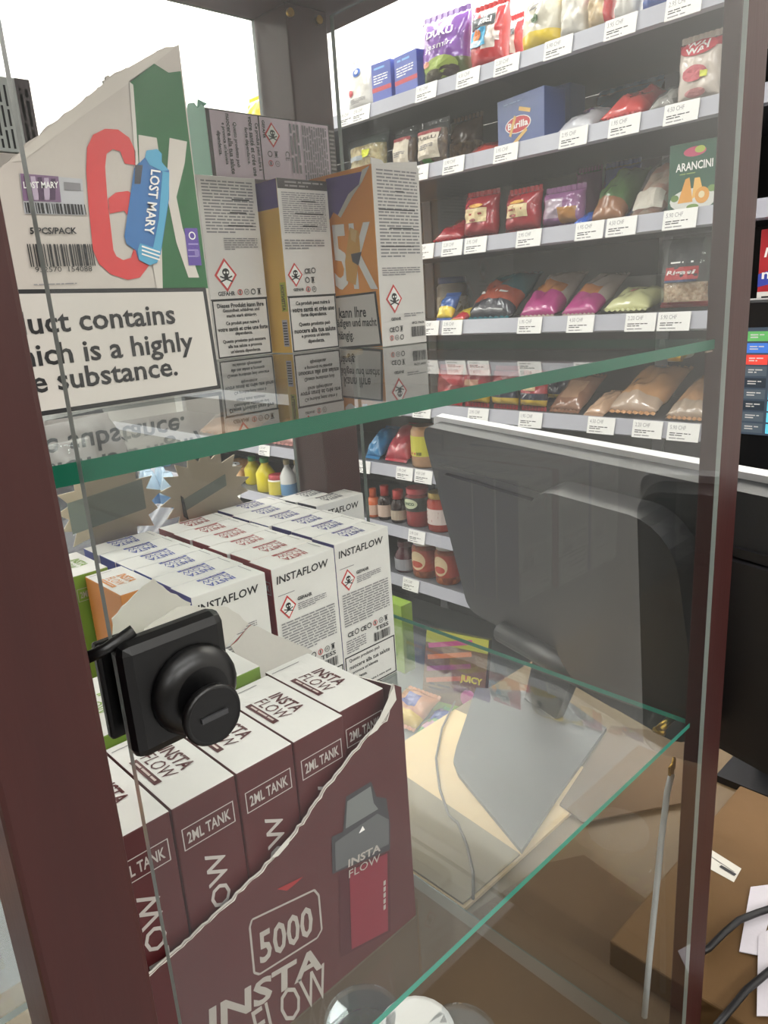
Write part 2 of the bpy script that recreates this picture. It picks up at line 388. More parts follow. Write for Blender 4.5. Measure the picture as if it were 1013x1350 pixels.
# ================================================================ DISPLAY CASE
YF, YB, XR = .180, .548, .440               # front, back and right planes of the case
ZT, ZL, ZB = EYE - .033, EYE - .2835, EYE - .582
ZTOP = EYE + .222
case = thing('display_case', 'mahogany brown framed glass display case with two glass shelves', 'display case', (.2, .35, ZC))
O = case.location
def cpart(name, fn, bevel=0, parent=None):
    b = MB(); fn(b); return b.build(name, parent or case, O, bevel)
xl = ony((40, 1232), .16).x
cpart('door_stile', lambda b: b.box(xl, .0547, .16, .186, ZC + .001, ZTOP, WOOD), .0015)
cpart('corner_post', lambda b: b.box(XR - .0025, XR + .033, YF - .0030, YF + .0075, ZC + .001, ZTOP, WOOD), .001)
cpart('rear_post', lambda b: b.box(XR - .038, XR + .002, .503, YB, ZC + .001, ZTOP, WOOD), .0015)
cpart('rear_left_post', lambda b: b.box(-.10, -.06, .503, YB, ZC + .001, ZTOP, WOOD), .0015)
cpart('top_board', lambda b: b.box(-.1, XR + .036, .16, YB + .004, ZTOP, ZTOP + .03, WOOD), .0015)
cpart('bottom_board', lambda b: b.box(-.1, XR + .003, .19, YB, ZC + .001, ZB, mat('5f564b', .5, noise=.08, scale=12)), .001)
cpart('bottom_rail', lambda b: b.box(.056, XR - .012, .186, .1895, ZC + .001, ZB + .004, WOOD))
PANE = {k: EDGE_W for k in 'lrdu'}
cpart('front_pane', lambda b: b.box(.0655, XR - .0045, 0.1738, .1765, ZC + .012, ZTOP - .004, GLASS, PANE))
cpart('right_pane', lambda b: b.box(XR + .0045, XR + .0085, YF + .0085, .502, ZC + .012, ZTOP - .002, GLASS, {k: EDGE_D for k in 'fbdu'}))
cpart('rear_pane', lambda b: b.box(-.058, XR - .04, YB - .006, YB - .002, ZC + .022, ZTOP - .002, GLASS, {k: EDGE_D for k in 'lrdu'}))
GE = {k: EDGE for k in 'lrfb'}
cpart('glass_shelf', lambda b: b.box(-.055, XR, YF + .002, .541, ZT - .0055, ZT, SHELFGLASS, GE))
cpart('glass_shelf', lambda b: b.box(-.055, XR, YF + .004, .541, ZL - .0035, ZL, SHELFGLASS, {k: EDGE_L for k in 'lrfb'}))
BRASS = mat('b08a3c', .3, 1, noise=.1)
for zz, yy in ((ZT - .0055, YF + .02), (ZL - .0035, YF + .02), (ZT - .0055, .495), (ZL - .0035, .495)):
    def pin(b):
        b.tube([(XR - .014, yy, zz - .003), (XR + .006, yy, zz - .003)], .0028, BRASS, 10)
        b.tube([(XR - .013, yy - .004, zz - .0045), (XR - .013, yy + .004, zz - .0045)], .002, BRASS, 8)
    cpart('shelf_pin', pin)
for xx in (XR - .036, XR - .008):
    cpart('brass_fixing', lambda b: b.tube([(xx, .5025, ZTOP - .008), (xx, .4995, ZTOP - .008)], .003, BRASS, 10))
def seamrow(b):
    b.box(XR - .0105, XR + .004, YF + .0028, YF + .004, ZT - .007, ZT - .0062, mat('a08878', .4))
cpart('joint_strip', seamrow)
# lock on the edge of the front pane
lk = thing('cabinet_lock', 'black square cabinet lock with round key knob on the glass door', 'lock', (.0785, .1738, EYE - .1125))
LB = mat('060607', .35, noise=.2)
b = MB(); b.box(-.0150, .0150, -.0080, 0, .003, .0355, LB); b.build('lock_body', lk, bevel=.003)
b = MB(); b.box(-.0160, -.006, .0045, .008, .005, .033, LB); b.build('clamp_plate', lk, bevel=.001)
def yl(prof, cx, cz, y0, m, n=24):
    q = MB(); q.lathe(prof, m, n); q.v = [(cx + v[0], y0 - v[2], cz + v[1]) for v in q.v]
    return q
yl([(.0125, 0), (.0120, .0015), (.0100, .0035), (.0075, .0045)], .003, .017, -.0083, LB).build('boss', lk, fixn=True)
kn = yl([(.0055, 0), (.0055, .0035), (.0080, .0040), (.0083, .0055), (.0076, .0066), (.0070, .0062)], .002, .0135, -.0125, LB, 30).build('key_knob', lk, fixn=True)
b = MB(); b.box(-.0018, .0058, -.0193, -.0186, .0128, .0142, mat('3a3a3c', .3)); b.build('key_slot', kn)
b = MB(); b.tube([(-.021, -.002, .0335), (-.016, -.003, .0345), (-.009, -.004, .0372)], .0016, LB, 8); b.build('lever', lk)

# ================================================================ POD-KIT BOXES on the lower shelf
BW, BD, BH = .0535, .0255, .121
def pod_box(col, name='vape_box', label='', group=None, sides='lr'):
    cm = mat(col, .45, noise=.08, scale=25); t = thing(name, label, 'box', group=group); ci = ink(col)
    b = MB(); b.box(-BW/2, BW/2, -BD/2, BD/2, 0, BH, WHITE, {'l': cm, 'r': cm, 'b': cm}); b.build('carton', t, bevel=.0006)
    # top: logo reads towards -x, its foot towards +y
    p = Pr(lambda a, b_, l: (-a, -b_, BH + l))
    p.text('INSTA', 0, .0008, .0062, ci, .019, .025, al='c', shear=.12); p.text('FLOW', 0, -.0062, .0058, ci, .020, .0, al='c', shear=.12)
    p.rect(-.0105, -.0103, .0100, -.0072, ci); p.lines(-.008, -.0097, .008, -.0078, 1, ink('cdbcb6'), L=2, last=1)
    p.rect(-BW/2 + .0042, -BD/2 + .001, -BW/2 + .0048, BD/2 - .009, INK_G, 1)
    p.build('top_print', t)
    # narrow coloured side, facing -x
    SV = ink('b9b2ac'); p = Pr(lambda a, b_, l: (-BW/2 - l, -a, b_))
    p.frame(-.0105, .1025, .0105, .1115, .0004, SV); p.text('2ML TANK', 0, .1047, .0045, SV, .0175, .02, al='c')
    p.text('INSTAFLOW', .0045, .022, .0082, SV, .074, .01, rot=90, shear=.08)
    p.frame(-.0105, .006, .0105, .016, .0004, SV); p.build('side_print', t)
    # broad white face with the warnings, facing -y
    p = Pr(plane_y(-BD/2))
    p.text('INSTAFLOW', -.0235, .1095, .0055, INK_K, .044, .02, shear=.1)
    p.rect(-.0235, .1010, -.010, .1015, INK_G); p.hazard(-.0165, .0915, .0085)
    p.text('GEFAHR', -.0085, .0935, .0026, INK_K, .0125, .03); p.lines(-.0085, .0865, .016, .092, 4, INK_G)
    p.lines(-.0235, .056, .0225, .082, 13, INK_G); p.icons(-.0215, .0475, .0045, which='CrCrpwt'); 
    p.lines(-.0235, .0345, -.004, .0455, 6, INK_G)
    p.text('TESS', .0065, .0430, .0032, INK_K, .0135, .02); p.barcode(.0045, .0345, .0215, .0415, INK_K)
    p.frame(-BW/2 + .001, .001, BW/2 - .001, .0325, .0010, INK_K, 1)
    for i, s_ in enumerate(('Questo prodotto può', "nuocere alla tua salute", "e provoca un'elevata", 'dipendenza.')): p.text(s_, -.022, .0265 - i * .0052, .0034, INK_K, bold=.02)
    p.text('Ce produit peut nuire à votre santé', -.022, .004, .0024, INK_K, .042, .02)
    p.build('warning_print', t)
    return t
MAROON = '501d1f'
def put(proto, used, x, y, rz, label, group, z=ZL):
    if not used: used.append(1); proto.location = (x, y, z + .0003); proto.rotation_euler = (0, 0, rz); proto['label'] = label; proto['group'] = group; return proto
    return dup(proto, (x, y, z + .0003), (0, 0, rz), label, group)
ORD = ['frontmost', 'second', 'third', 'fourth', 'fifth', 'rearmost']
pm, um = pod_box(MAROON), []
XB0 = .1935                                 # right side of the maroon row
for k in range(5):
    lab = ('%s maroon-sided white-topped box standing in the torn maroon carton' % ['rightmost', 'second from right', 'middle', 'fourth from right', 'leftmost'][k])
    put(pm, um, XB0 - BD/2 - k * .0262, .2125 + BW/2 + (.003 if k == 0 else 0), H90, lab, 'maroon boxes in the torn display carton')
for col, x0, n, y0, nm, side in (('3c4a9a', .1945, 6, .3815, 'blue', 'left'), ('9c3434', .2530, 6, .3815, 'red', 'middle'), ('3d3f86', .3105, 6, .3865, 'purple', 'right'), ('4a4a55', .3670, 2, .478, 'grey', 'far right')):
    pr, us = pod_box(col), []
    for k in range(n):
        w_ = ORD[k] if k < n - 1 else 'rearmost'
        put(pr, us, x0 + BW/2 + random.uniform(-.0014, .0014), y0 + BD/2 + k * .0262, random.uniform(-.006, .006), '%s box of the %s row of white boxes with %s ends' % (w_, side, nm), 'white vape boxes in rows on the lower shelf')
po, uo = pod_box('d98a3c'), []
put(po, uo, .1810, .4215 + BW/2, H90, 'single white box with orange sides beside the blue-ended row', 'loose boxes at the left of the lower shelf')
pg, ug = pod_box('7fa043'), []
put(pg, ug, .1740, .481 + BW/2, H90, 'white box with green print behind the orange-sided box', 'loose boxes at the left of the lower shelf')
for k in range(3):
    put(pg, ug, .1575 - k * .0262, .276 + BW/2, H90, '%s white box with lime green logo in the torn white carton' % ('rightmost', 'middle', 'leftmost')[k], 'green boxes in the torn white carton')

def jag(p0, p1, n, amp, rnd=random):
    a, b = Vector(p0), Vector(p1); d = b - a; nn = Vector((-d.y, d.x)).normalized()
    return [tuple(a + d * (i / n) + nn * rnd.uniform(-amp, amp)) for i in range(1, n)]
def pxy(plane_y_): return lambda p: (lambda v: (v.x, v.z))(ony(p, plane_y_))

# ---- maroon display carton, its front torn along a diagonal
YD = .2085; g = pxy(YD)
ct = thing('display_carton', 'torn maroon display carton holding the maroon boxes, diagonal rip across front', 'carton', (.13, YD, ZL)); OC = ct.location
MA = mat(MAROON, .35, noise=.10, scale=16, coat=.15); XD1 = .1975; XD0 = .0595
tear_px = [(519, 902), (509, 950), (482, 973), (452, 1012), (425, 1045), (402, 1080), (378, 1112), (338, 1155), (300, 1192), (262, 1226), (228, 1257), (190, 1292)]
tear = [g(p) for p in tear_px]; tj = [tear[0]]
for a, b_ in zip(tear, tear[1:]): tj += jag(a, b_, 6, .0006) + [b_]
tj = [(x, z) for x, z in tj if x > XD0]
pan = [(XD1, ZL + .0006), (XD1, ZL + .1225)] + tj + [(XD0, tj[-1][1] - .002), (XD0, ZL + .0006)]
b = MB(); b.prism([(x, YD, z) for x, z in pan], (0, .0010, 0), MA, CARD); b.build('front_panel', ct, OC)
b = MB(); b.prism([(XD1 - .0010, YD + .001, ZL + .0006), (XD1 - .001, YD + .001, ZL + .1225), (XD1 - .001, YD + .030, ZL + .118), (XD1 - .001, YD + .062, ZL + .07), (XD1 - .001, YD + .062, ZL + .0006)], (.001, 0, 0), MA, CARD); b.build('side_panel', ct, OC)
p = Pr(plane_y(YD)); SV = ink('aaa39b'); SVD = ink('8e8681')
def strip(pr, pts, wd, m, L=1):             # torn paper showing along the rip, of uneven width
    top, bot = [], []
    for i, (x, z) in enumerate(pts):
        ww = wd * (.35 + random.random()); top.append((x, z)); bot.append((x + ww * .75, z - ww * .66))
    for i in range(len(top) - 1): pr.poly([top[i], bot[i], bot[i+1], top[i+1]], m, L)
strip(p, tj, .0007, CARD)
p.poly([g(q) for q in ((519, 903), (522, 922), (497, 962), (483, 972), (500, 945))], CARD, 2)
p.poly([g(q) for q in ((383, 1100), (380, 1112), (366, 1128), (356, 1131), (372, 1112))], CARD, 2)
def rr(pts, t, m, L):                       # a closed line through pixel corners
    for i in range(len(pts)):
        a, c_ = g(pts[i]), g(pts[(i+1) % len(pts)]); p.bar(a[0], a[1], c_[0], c_[1], t, m, L)
rr([(332, 1212), (414, 1173), (420, 1180), (424, 1225), (418, 1236), (342, 1284), (335, 1282), (329, 1222)], .0009, SV, 1)
p.quadtext('5000', g((340, 1230)), g((411, 1191)), g((343, 1272)), SV, .02)
p.quadtext('INSTA', g((268, 1334)), g((420, 1246)), g((276, 1366)), SV, .03, .15)
p.quadtext('FLOW', g((328, 1336)), g((427, 1268)), g((341, 1378)), SV, .0, .1)
GR1, GR2, GR3 = ink('5f6061'), ink('747776'), ink('3f3f42')
p.poly([g(q) for q in ((438, 1152), (437, 1103), (452, 1096), (456, 1050), (489, 1030), (496, 1050), (509, 1052), (514, 1085), (514, 1120))], GR3, 1)
p.poly([g(q) for q in ((455, 1092), (457, 1056), (488, 1036), (492, 1058), (498, 1066))], GR2, 2)
p.poly([g(q) for q in ((441, 1110), (497, 1072), (512, 1080), (512, 1112), (442, 1148))], GR1, 2)
p.poly([g(q) for q in ((472, 1098), (480, 1093), (477, 1088))], INK_W, 3)
p.poly([g(q) for q in ((446, 1152), (514, 1121), (515, 1228), (449, 1262))], ink('4a1d24'), 1)
p.poly([g(q) for q in ((460, 1148), (510, 1124), (511, 1226), (463, 1251))], ink('7d2534'), 2)
p.quadtext('INSTA', g((457, 1133)), g((500, 1111)), g((458, 1143)), SV, .03, .1, 3)
p.quadtext('FLOW', g((458, 1147)), g((500, 1124)), g((459, 1157)), SV, .0, .1, 3)
[p.bar(*g((506, y_)), *g((506, y_ + 6)), .0014, SV, 3) for y_ in range(1160, 1198, 8)]
p.poly([g(q) for q in ((365, 1172), (400, 1155), (388, 1166), (378, 1174))], ink('9a2a2c'), 1)
p.build('front_print', ct, OC)
# ---- torn white carton around the lime green boxes and the blue row
def torn_carton(name, label, panels, cat='carton'):
    loc = Vector((sum(q[0] for q in panels[0][0]) / len(panels[0][0]), panels[0][1], ZL))
    t = thing(name, label, cat, loc)
    for pts, y, m in panels:
        b = MB(); b.prism([(x, y, z) for x, z in pts], (0, .0009, 0), m, CARD); b.build('torn_flap', t, loc)
    return t
g2 = pxy(.336); g3 = pxy(.3345); g4 = pxy(.372)
FL = board('cfcac2'); FL2 = board('d8d3ca')
def tornpoly(px, g, base=None, amp=.0007):
    q = [g(a) for a in px]; out = []
    for i in range(len(q)):
        out.append(q[i]); out += jag(q[i], q[(i+1) % len(q)], 4, amp)
    return out
tc = torn_carton('torn_carton', 'ripped white carton with ragged flaps around the green-print boxes', [
    (tornpoly([(236, 800), (300, 800), (328, 822), (300, 850), (262, 905), (190, 905), (190, 830)], g2), .336, FL2),
    (tornpoly([(331, 824), (372, 840), (411, 858), (398, 868), (352, 900), (318, 870), (304, 852)], g3), .3335, FL)])
b = MB(); qa = [g2(a) for a in ((303, 851), (329, 823), (333, 825), (309, 853))]; b.prism([(x, .3347, z) for x, z in qa], (0, .0006, 0), mat('8e2f33', .6)); b.build('torn_edge', tc, tc.location)
torn_carton('torn_carton', 'ripped white carton flap standing before the orange-sided box', [
    (tornpoly([(148, 816), (176, 786), (203, 763), (226, 782), (252, 795), (246, 812), (240, 850), (150, 850)], g4), .372, FL)])

# ================================================================ TOP SHELF CARTONS
ZS = ZT + .0004
def warn_face(p, x0, x1, z0, z1, split, lines_n=14, accent=INK_K, fr=1, de=True):
    """the back of a nicotine carton: fine print, hazard sign, framed warning below"""
    w_ = x1 - x0; p.lines(x0 + w_*.08, z0 + (z1-z0)*.62, x1 - w_*.08, z1 - (z1-z0)*.03, lines_n, INK_G)
# ---- large carton with the 6 and the torn front
YL = .288; gl = pxy(YL); XL1 = .1745; XL0 = .028
lm = thing('display_carton', 'large torn grey carton with red 6 and blue vape picture on the top shelf', 'carton', (.10, YL, ZS)); OL = lm.location
GREY = board('c6bdb4'); GREEN = mat('17602f', .6, noise=.1, scale=20)
tl_px = [(236, 58), (214, 64), (180, 84), (146, 100), (140, 100), (136, 112), (110, 132), (70, 162), (40, 185), (12, 212), (-40, 262)]
tp = [gl(a) for a in tl_px]; tjl = [tp[0]]
for a, c_ in zip(tp, tp[1:]): tjl += jag(a, c_, 5, .0005) + [c_]
tjl = [(x, z) for x, z in tjl if x > XL0]
b = MB(); b.prism([(x, YL, z) for x, z in [(XL1, ZS)] + tjl + [(XL0, tjl[-1][1] - .001), (XL0, ZS)]], (0, .0012, 0), GREY, CARD); b.build('front_panel', lm, OL)
b = MB()
b.prism([(XL1 - .0012, YL + .0012, ZS), (XL1 - .0012, YL + .0012, tp[0][1] - .002), (XL1 - .0012, YL + .045, ZS + .07), (XL1 - .0012, YL + .075, ZS + .06), (XL1 - .0012, YL + .075, ZS)], (.0012, 0, 0), GREEN, CARD); b.build('side_panel', lm, OL)
b = MB(); b.box(XL0, XL0 + .0012, YL + .0013, YL + .075, ZS, ZS + .055, GREY); b.box(XL0 + .0013, XL1 - .0014, YL + .0738, YL + .075, ZS, ZS + .055, GREY); b.box(XL0 + .0013, XL1 - .0014, YL + .0013, YL + .0737, ZS, ZS + .001, GREY); b.build('inner_tray', lm, OL)
p = Pr(plane_y(YL))
G = lambda *a: [gl(q) for q in a]
p.poly(G((238, 94), (222, 96), (203, 84), (170, 107), (176, 165), (179, 215), (212, 380), (274, 380)), GREEN, 1)
FOLD = board('d0c8be')
p.poly(G((234, 60), (206, 68), (146, 102), (60, 172), (12, 214), (30, 212), (110, 152), (172, 108), (203, 84)), FOLD, 1)
p.poly(G((170, 108), (175, 112), (179, 165), (182, 215), (178, 220), (174, 165)), CARD, 2)
p.poly(G((182, 178), (206, 182), (210, 210), (214, 380), (206, 380), (184, 250)), FOLD, 2)
p.poly(G((223, 182), (246, 187), (243, 215), (237, 240), (232, 260), (240, 300), (262, 366), (248, 366), (232, 320), (218, 250)), FOLD, 2)
RED = ink('d23a3c')
# the figure 6 as an outline ring
p.poly(G((113, 225), (114, 195), (122, 178), (138, 170), (155, 171), (170, 182), (178, 200), (178, 218), (164, 216), (158, 200), (148, 197), (140, 203), (138, 220), (141, 262), (149, 330), (122, 330), (116, 270)), RED, 2)
p.poly(G((122, 330), (149, 330), (153, 338), (162, 343), (172, 340), (176, 328), (172, 290), (163, 278), (144, 282), (142, 262), (152, 254), (168, 252), (184, 262), (192, 285), (198, 330), (196, 350), (184, 366), (168, 369), (146, 362), (130, 348)), RED, 2)
# blue device picture
DB, DB2, DB3 = ink('2f6fae'), ink('4fa3c8'), ink('1f5a96')
p.poly(G((176, 222), (190, 208), (192, 199), (206, 197), (212, 203), (212, 214), (222, 225), (222, 262), (211, 335), (206, 347), (196, 350), (182, 343), (178, 330), (166, 322), (163, 312)), DB, 3)
p.poly(G((190, 208), (192, 199), (206, 197), (212, 203), (212, 214), (221, 225), (212, 226), (196, 218)), DB2, 4)
p.poly(G((213, 226), (222, 228), (221, 262), (210, 336), (204, 346), (200, 330), (208, 290)), DB2, 4)
p.poly(G((183, 321), (210, 330), (206, 346), (196, 350), (182, 343), (180, 330)), DB2, 5)
p.poly(G((177, 218), (187, 218), (184, 243), (176, 243)), ink('44464e'), 4)
p.quadtext('LOST MARY', gl((210, 226)), gl((201, 310)), gl((197, 224)), INK_W, .02, 0, 6)
for i in range(3): p.bar(*gl((185, 325 + i * 5)), *gl((209, 333 + i * 5)), .0006, INK_W, 6)
# code sticker, pack count, barcode
p.poly(G((25, 229), (108, 236), (112, 284), (32, 282)), ink('b9b8bb'), 2)
p.poly(G((26, 229), (76, 233), (80, 267), (30, 265)), ink('7d5f7e'), 3)
for i in range(5): p.poly(G((30 + i * 9, 232 + i), (36 + i * 9, 232 + i), (44 + i * 7, 264), (36 + i * 7, 264)), ink('b9a6bb' if i % 2 else '4c3350'), 4)
p.quadtext('LOST MARY', gl((29, 240)), gl((75, 240)), gl((30, 249)), INK_W, .02, 0, 5)
p.poly(G((83, 240), (105, 242), (106, 252), (84, 251)), INK_G, 3); 
x0, z0 = gl((34, 281)); x1, z1 = gl((111, 270)); p.barcode(x0, z0, x1, z1, INK_K, 3)
p.quadtext('5 PCS/PACK', gl((38, 300)), gl((100, 300)), gl((39, 309)), INK_K, .03, 0, 3)
x0, z0 = gl((40, 352)); x1, z1 = gl((122, 322)); p.barcode(x0, z0, x1, z1, INK_K, 3)
p.quadtext('932570  154088', gl((45, 352)), gl((120, 351)), gl((46, 359)), INK_K, .0, 0, 3)
x0, z0 = gl((44, 377)); x1, z1 = gl((136, 371)); p.lines(x0, z0, x1, z1, 1, INK_G)
p.poly(G((242, 301), (259, 301), (265, 350), (248, 350)), ink('5a3f9a'), 3)
p.disc(*gl((252, 311)), .0016, .0016, INK_W, 14, 4, ring=.7)
for i in range(3): p.bar(*gl((247, 322 + i * 8)), *gl((260, 322 + i * 8)), .0006, ink('9d8cc9'), 4)
p.poly(G((255, 330), (261, 330), (262, 338), (256, 338)), ink('8b78bd'), 4)
# framed warning
p.poly(G((-20, 382), (271, 379), (291, 512), (-20, 560)), INK_K, 1)
p.poly(G((-20, 388), (267, 384.5), (286, 508), (-20, 553)), ink('cfc8c0'), 2)
for s_, y_, xe, y2 in (('This product contains', 418, 231, 406), ('nicotine which is a highly', 456, 255, 442), ('addictive substance.', 497, 234, 482)):
    e = gl((xe, {406: 426, 442: 461, 482: 494}[y2])); glyphs(s_, .018); W_, H_, Y_ = RAW[(s_, .018, 0, 1.0)]; k_ = .0080 / .72   # size from the height of the tall letters
    p.text(s_, e[0], e[1] + Y_ * k_, H_ * k_, INK_K, W_ * k_ * 1.09, .018, al='r', L=3)
p.build('front_print', lm, OL)

# ---- three narrow cartons with warnings
def warn_carton(label, x0, x1, y0, depth, ztop, col_left, top_band, de, cat='carton', tornleft=False):
    zb = ZS; t = thing('vape_carton', label, cat, ((x0+x1)/2, y0 + depth/2, zb), group='warning-printed cartons on the top shelf'); o = t.location
    W = ink('d6d1cc'); Wb = board('d8d3ce')
    b = MB(); b.box(x0, x1, y0, y0 + depth, zb, ztop, Wb, {'l': mat(col_left, .45), 'r': mat(col_left, .45), 'b': mat(col_left, .45)}); b.build('carton', t, o, bevel=.0005)
    p = Pr(plane_y(y0)); w_ = x1 - x0; H = ztop - zb; m_ = w_ * .06
    zs = zb + H * .335
    top = ztop - H * .02
    if top_band:
        p.rect(x0 + .0005, ztop - H*.055, x1 - .0005, ztop, ink('3b3433'), 1); p.lines(x0 + w_*.15, ztop - H*.048, x1 - w_*.1, ztop - H*.008, 2, ink('9a9290'), L=2); top = ztop - H * .07
    return t, p, o, zb, H, zs, top
def warn_common(p, x0, x1, zb, H, zs, top, n, kind):
    w_ = x1 - x0; m_ = w_ * .07
    p.lines(x0 + m_, zs + H*.36, x1 - m_, top, n, INK_G, L=1)
    for i in range(3): p.rect(x0 + w_*random.uniform(.1, .6), zs + H*(.40 + .07*i), x0 + w_*random.uniform(.65, .9), zs + H*(.407 + .07*i), INK_K, 2)
    if kind == 'frame':
        p.frame(x0 + .0006, zb + .0005, x1 - .0006, zs, .0011, INK_K, 1)
    p.rect(x0, zs - .0004, x1, zs + .0004, INK_K, 1)
# b2
t, p, o, zb, H, zs, top = warn_carton('white carton with hazard diamond standing between the red 6 carton and the yellow-sided one', .2860, .3340, .470, .055, EYE + .0895, 'd9d5d0', False, 1)
warn_common(p, .2860, .3340, zb, H, zs, top, 17, 'frame')
p.text('GEFAHR', .2925, zs + H*.02, .0030, INK_K, .014, .03); p.hazard(.3005, zs + H*.135, .0115); p.icons(.3085, zs + H*.02, .0042, which='pwrt')
p.lines(.302, zs + H*.27, .330, zs + H*.34, 6, INK_G, last=.3)
for i, s_ in enumerate(('Dieses Produkt kann Ihre', 'Gesundheit schädigen und', 'macht stark abhängig.', 'Ce produit peut nuire à', 'votre santé et crée une forte', 'dépendance.', 'Questo prodotto può nuocere', 'alla tua salute e provoca', "un'elevata dipendenza.")):
    p.text(s_, .310, zs - .0058 - i * .0037 - (i // 3) * .0014, .0031, INK_K, bold=.03, al='c', w=min(.043, glyphs(s_, .03)[2] * .0029))
p.build('print', t, o)
# b3: yellow left side, purple cap
t, p, o, zb, H, zs, top = warn_carton('carton with yellow side and purple corner, hazard print, second from the pane', .3375, .3836, .450, .075, EYE + .0872, 'e8b84a', True, 1)
warn_common(p, .3375, .3836, zb, H, zs, top, 20, 'frame')
p.hazard(.3465, zs + H*.125, .0085); p.text('GEFAHR', .3435, zs + H*.03, .0020, INK_K, .0095, .03); p.icons(.3550, zs + H*.13, .0042, which='Cr'); p.icons(.3550, zs + H*.075, .0042, which='rt'); p.icons(.3550, zs + H*.02, .0042, which='pw')
p.lines(.3395, zs + H*.27, .376, zs + H*.33, 4, INK_G)
for i, s_ in enumerate(('Ce produit peut nuire à', 'votre santé et crée une', 'forte dépendance.', 'Questo prodotto può', 'nuocere alla tua salute', "e provoca un'elevata", 'dipendenza.')):
    p.text(s_, .3605, zs - .0072 - i * .0042 - (1 if i > 2 else 0) * .0025, .0036, INK_K, bold=.03, al='c', w=min(.040, glyphs(s_, .03)[2] * .0033))
p.build('print', t, o)
p = Pr(lambda a, b_, l: (.3375 - l, a, b_)); zt_ = EYE + .0872
p.rect(.450, zt_ - H*.16, .525, zt_ - .0003, ink('5f4a92'), 1); p.rect(.4505, zb + H*.25, .4575, zb + H*.42, ink('b9b92c'), 1)
p.text('ATTENTION', .4565, zb + H*.255, .004, ink('5b4a10'), .018, .03, rot=90, L=2); p.rect(.4525, zb + H*.04, .459, zb + H*.20, ink('b5aeb6'), 1)
for i in range(9): p.rect(.453, zb + H*(.05 + .016*i), .458, zb + H*(.057 + .016*i), INK_K, 2)
p.build('side_print', t, o)
# b4: orange left face with 5K
t, p, o, zb, H, zs, top = warn_carton('carton with torn orange 5K face and white hazard side, beside the right pane', .3870, .4350, .405, .115, EYE + .0925, 'eb9a40', False, 1)
x0, x1 = .387, .435; w_ = .048
p.lines(x0 + .004, zb + H*.50, x1 - .003, top, 26, INK_G, L=1)
for i in range(4): p.rect(x0 + w_*random.uniform(.08, .5), zb + H*(.56 + .1*i), x0 + w_*random.uniform(.6, .9), zb + H*(.566 + .1*i), INK_K, 2)
p.lines(x0 + .004, zb + H*.40, x1 - .004, zb + H*.45, 4, INK_G); p.hazard(.4015, zb + H*.27, .0105); p.text('GEFAHR', .397, zb + H*.145, .0023, INK_K, .0105, .03)
p.icons(.3945, zb + H*.08, .0040, which='Crt'); p.icons(.3945, zb + H*.03, .0040, which='pwr'); p.text('6PCS / PACK', .419, zb + H*.115, .0018, INK_K, .0135, .03); p.barcode(.418, zb + H*.04, .433, zb + H*.10, INK_K); p.lines(.411, zb + H*.16, .432, zb + H*.185, 2, INK_G)
p.build('print', t, o)
go = lambda q: (lambda v: (v.y, v.z))(onx(q, .387))
p = Pr(lambda a, b_, l: (.387 - l, a, b_)); GO = lambda *a: [go(q) for q in a]
p.poly(GO((505, 456), (496, 384), (430, 392), (430, 462)), INK_K, 1); p.poly(GO((502, 453), (494, 387), (430, 395), (430, 459)), ink('d6d1cc'), 2)
p.poly(GO((430, 236), (478, 226), (475, 245), (462, 258), (448, 285), (440, 280), (430, 300)), ink('5f4a92'), 1)
p.poly(GO((478, 224), (488, 218), (478, 240), (466, 258), (450, 287), (446, 284), (460, 256), (474, 243)), CARD, 2)
p.quadtext('5K', go((436, 297)), go((492, 292)), go((444, 382)), INK_W, .02, 0, 2)
p.poly(GO((462, 300), (474, 305), (476, 330), (470, 376), (458, 370), (456, 345)), ink('d9a24a'), 3); p.poly(GO((464, 335), (478, 332), (474, 350), (466, 345)), ink('4d4a52'), 4); p.poly(GO((463, 300), (472, 304), (470, 320), (464, 316)), ink('e0bb78'), 4)
for s_, a, c_, d_ in (('Dieses Produkt kann Ihre', (446, 405), (483, 404), (447, 418)), ('schädigen und macht', (446, 420), (497, 417), (447, 433)), ('stark abhängig.', (446, 438), (468, 436), (447, 449))):
    vs, fs, asp = glyphs(s_, .02); r_ = go(c_); hgt = .0078
    p.text(s_, r_[0] , r_[1] - hgt, hgt, INK_K, None, .02, L=3) if False else None
def righttext(s_, px, h_, wk):              # words run out of sight behind the next carton, so they are set from their right end
    vs, fs, asp = glyphs(s_, .02); e = go(px); W_ = asp * h_ * wk
    p.L = 3; p.mb.raw([p.fn(e[0] + (1 - a) * W_, e[1] + b_ * h_, p.lay()) for a, b_ in vs], [f[::-1] for f in fs], INK_K)
righttext('kann Ihre', (484, 418), .0080, .75); righttext('schädigen und macht', (498, 433), .0080, .75); righttext('abhängig.', (468, 451), .0088, .75)
p.build('side_print', t, o)
# torn paper top edge of that carton
b = MB(); q = [(.3875, EYE + .0925), (.3875, EYE + .0965), (.398, EYE + .0955), (.400, EYE + .0935), (.406, EYE + .0945), (.434, EYE + .0968), (.434, EYE + .0925)]
b.prism([(x, .4055, z) for x, z in q], (0, .0008, 0), board('d8d3ce')); b.build('torn_edge', t, o)

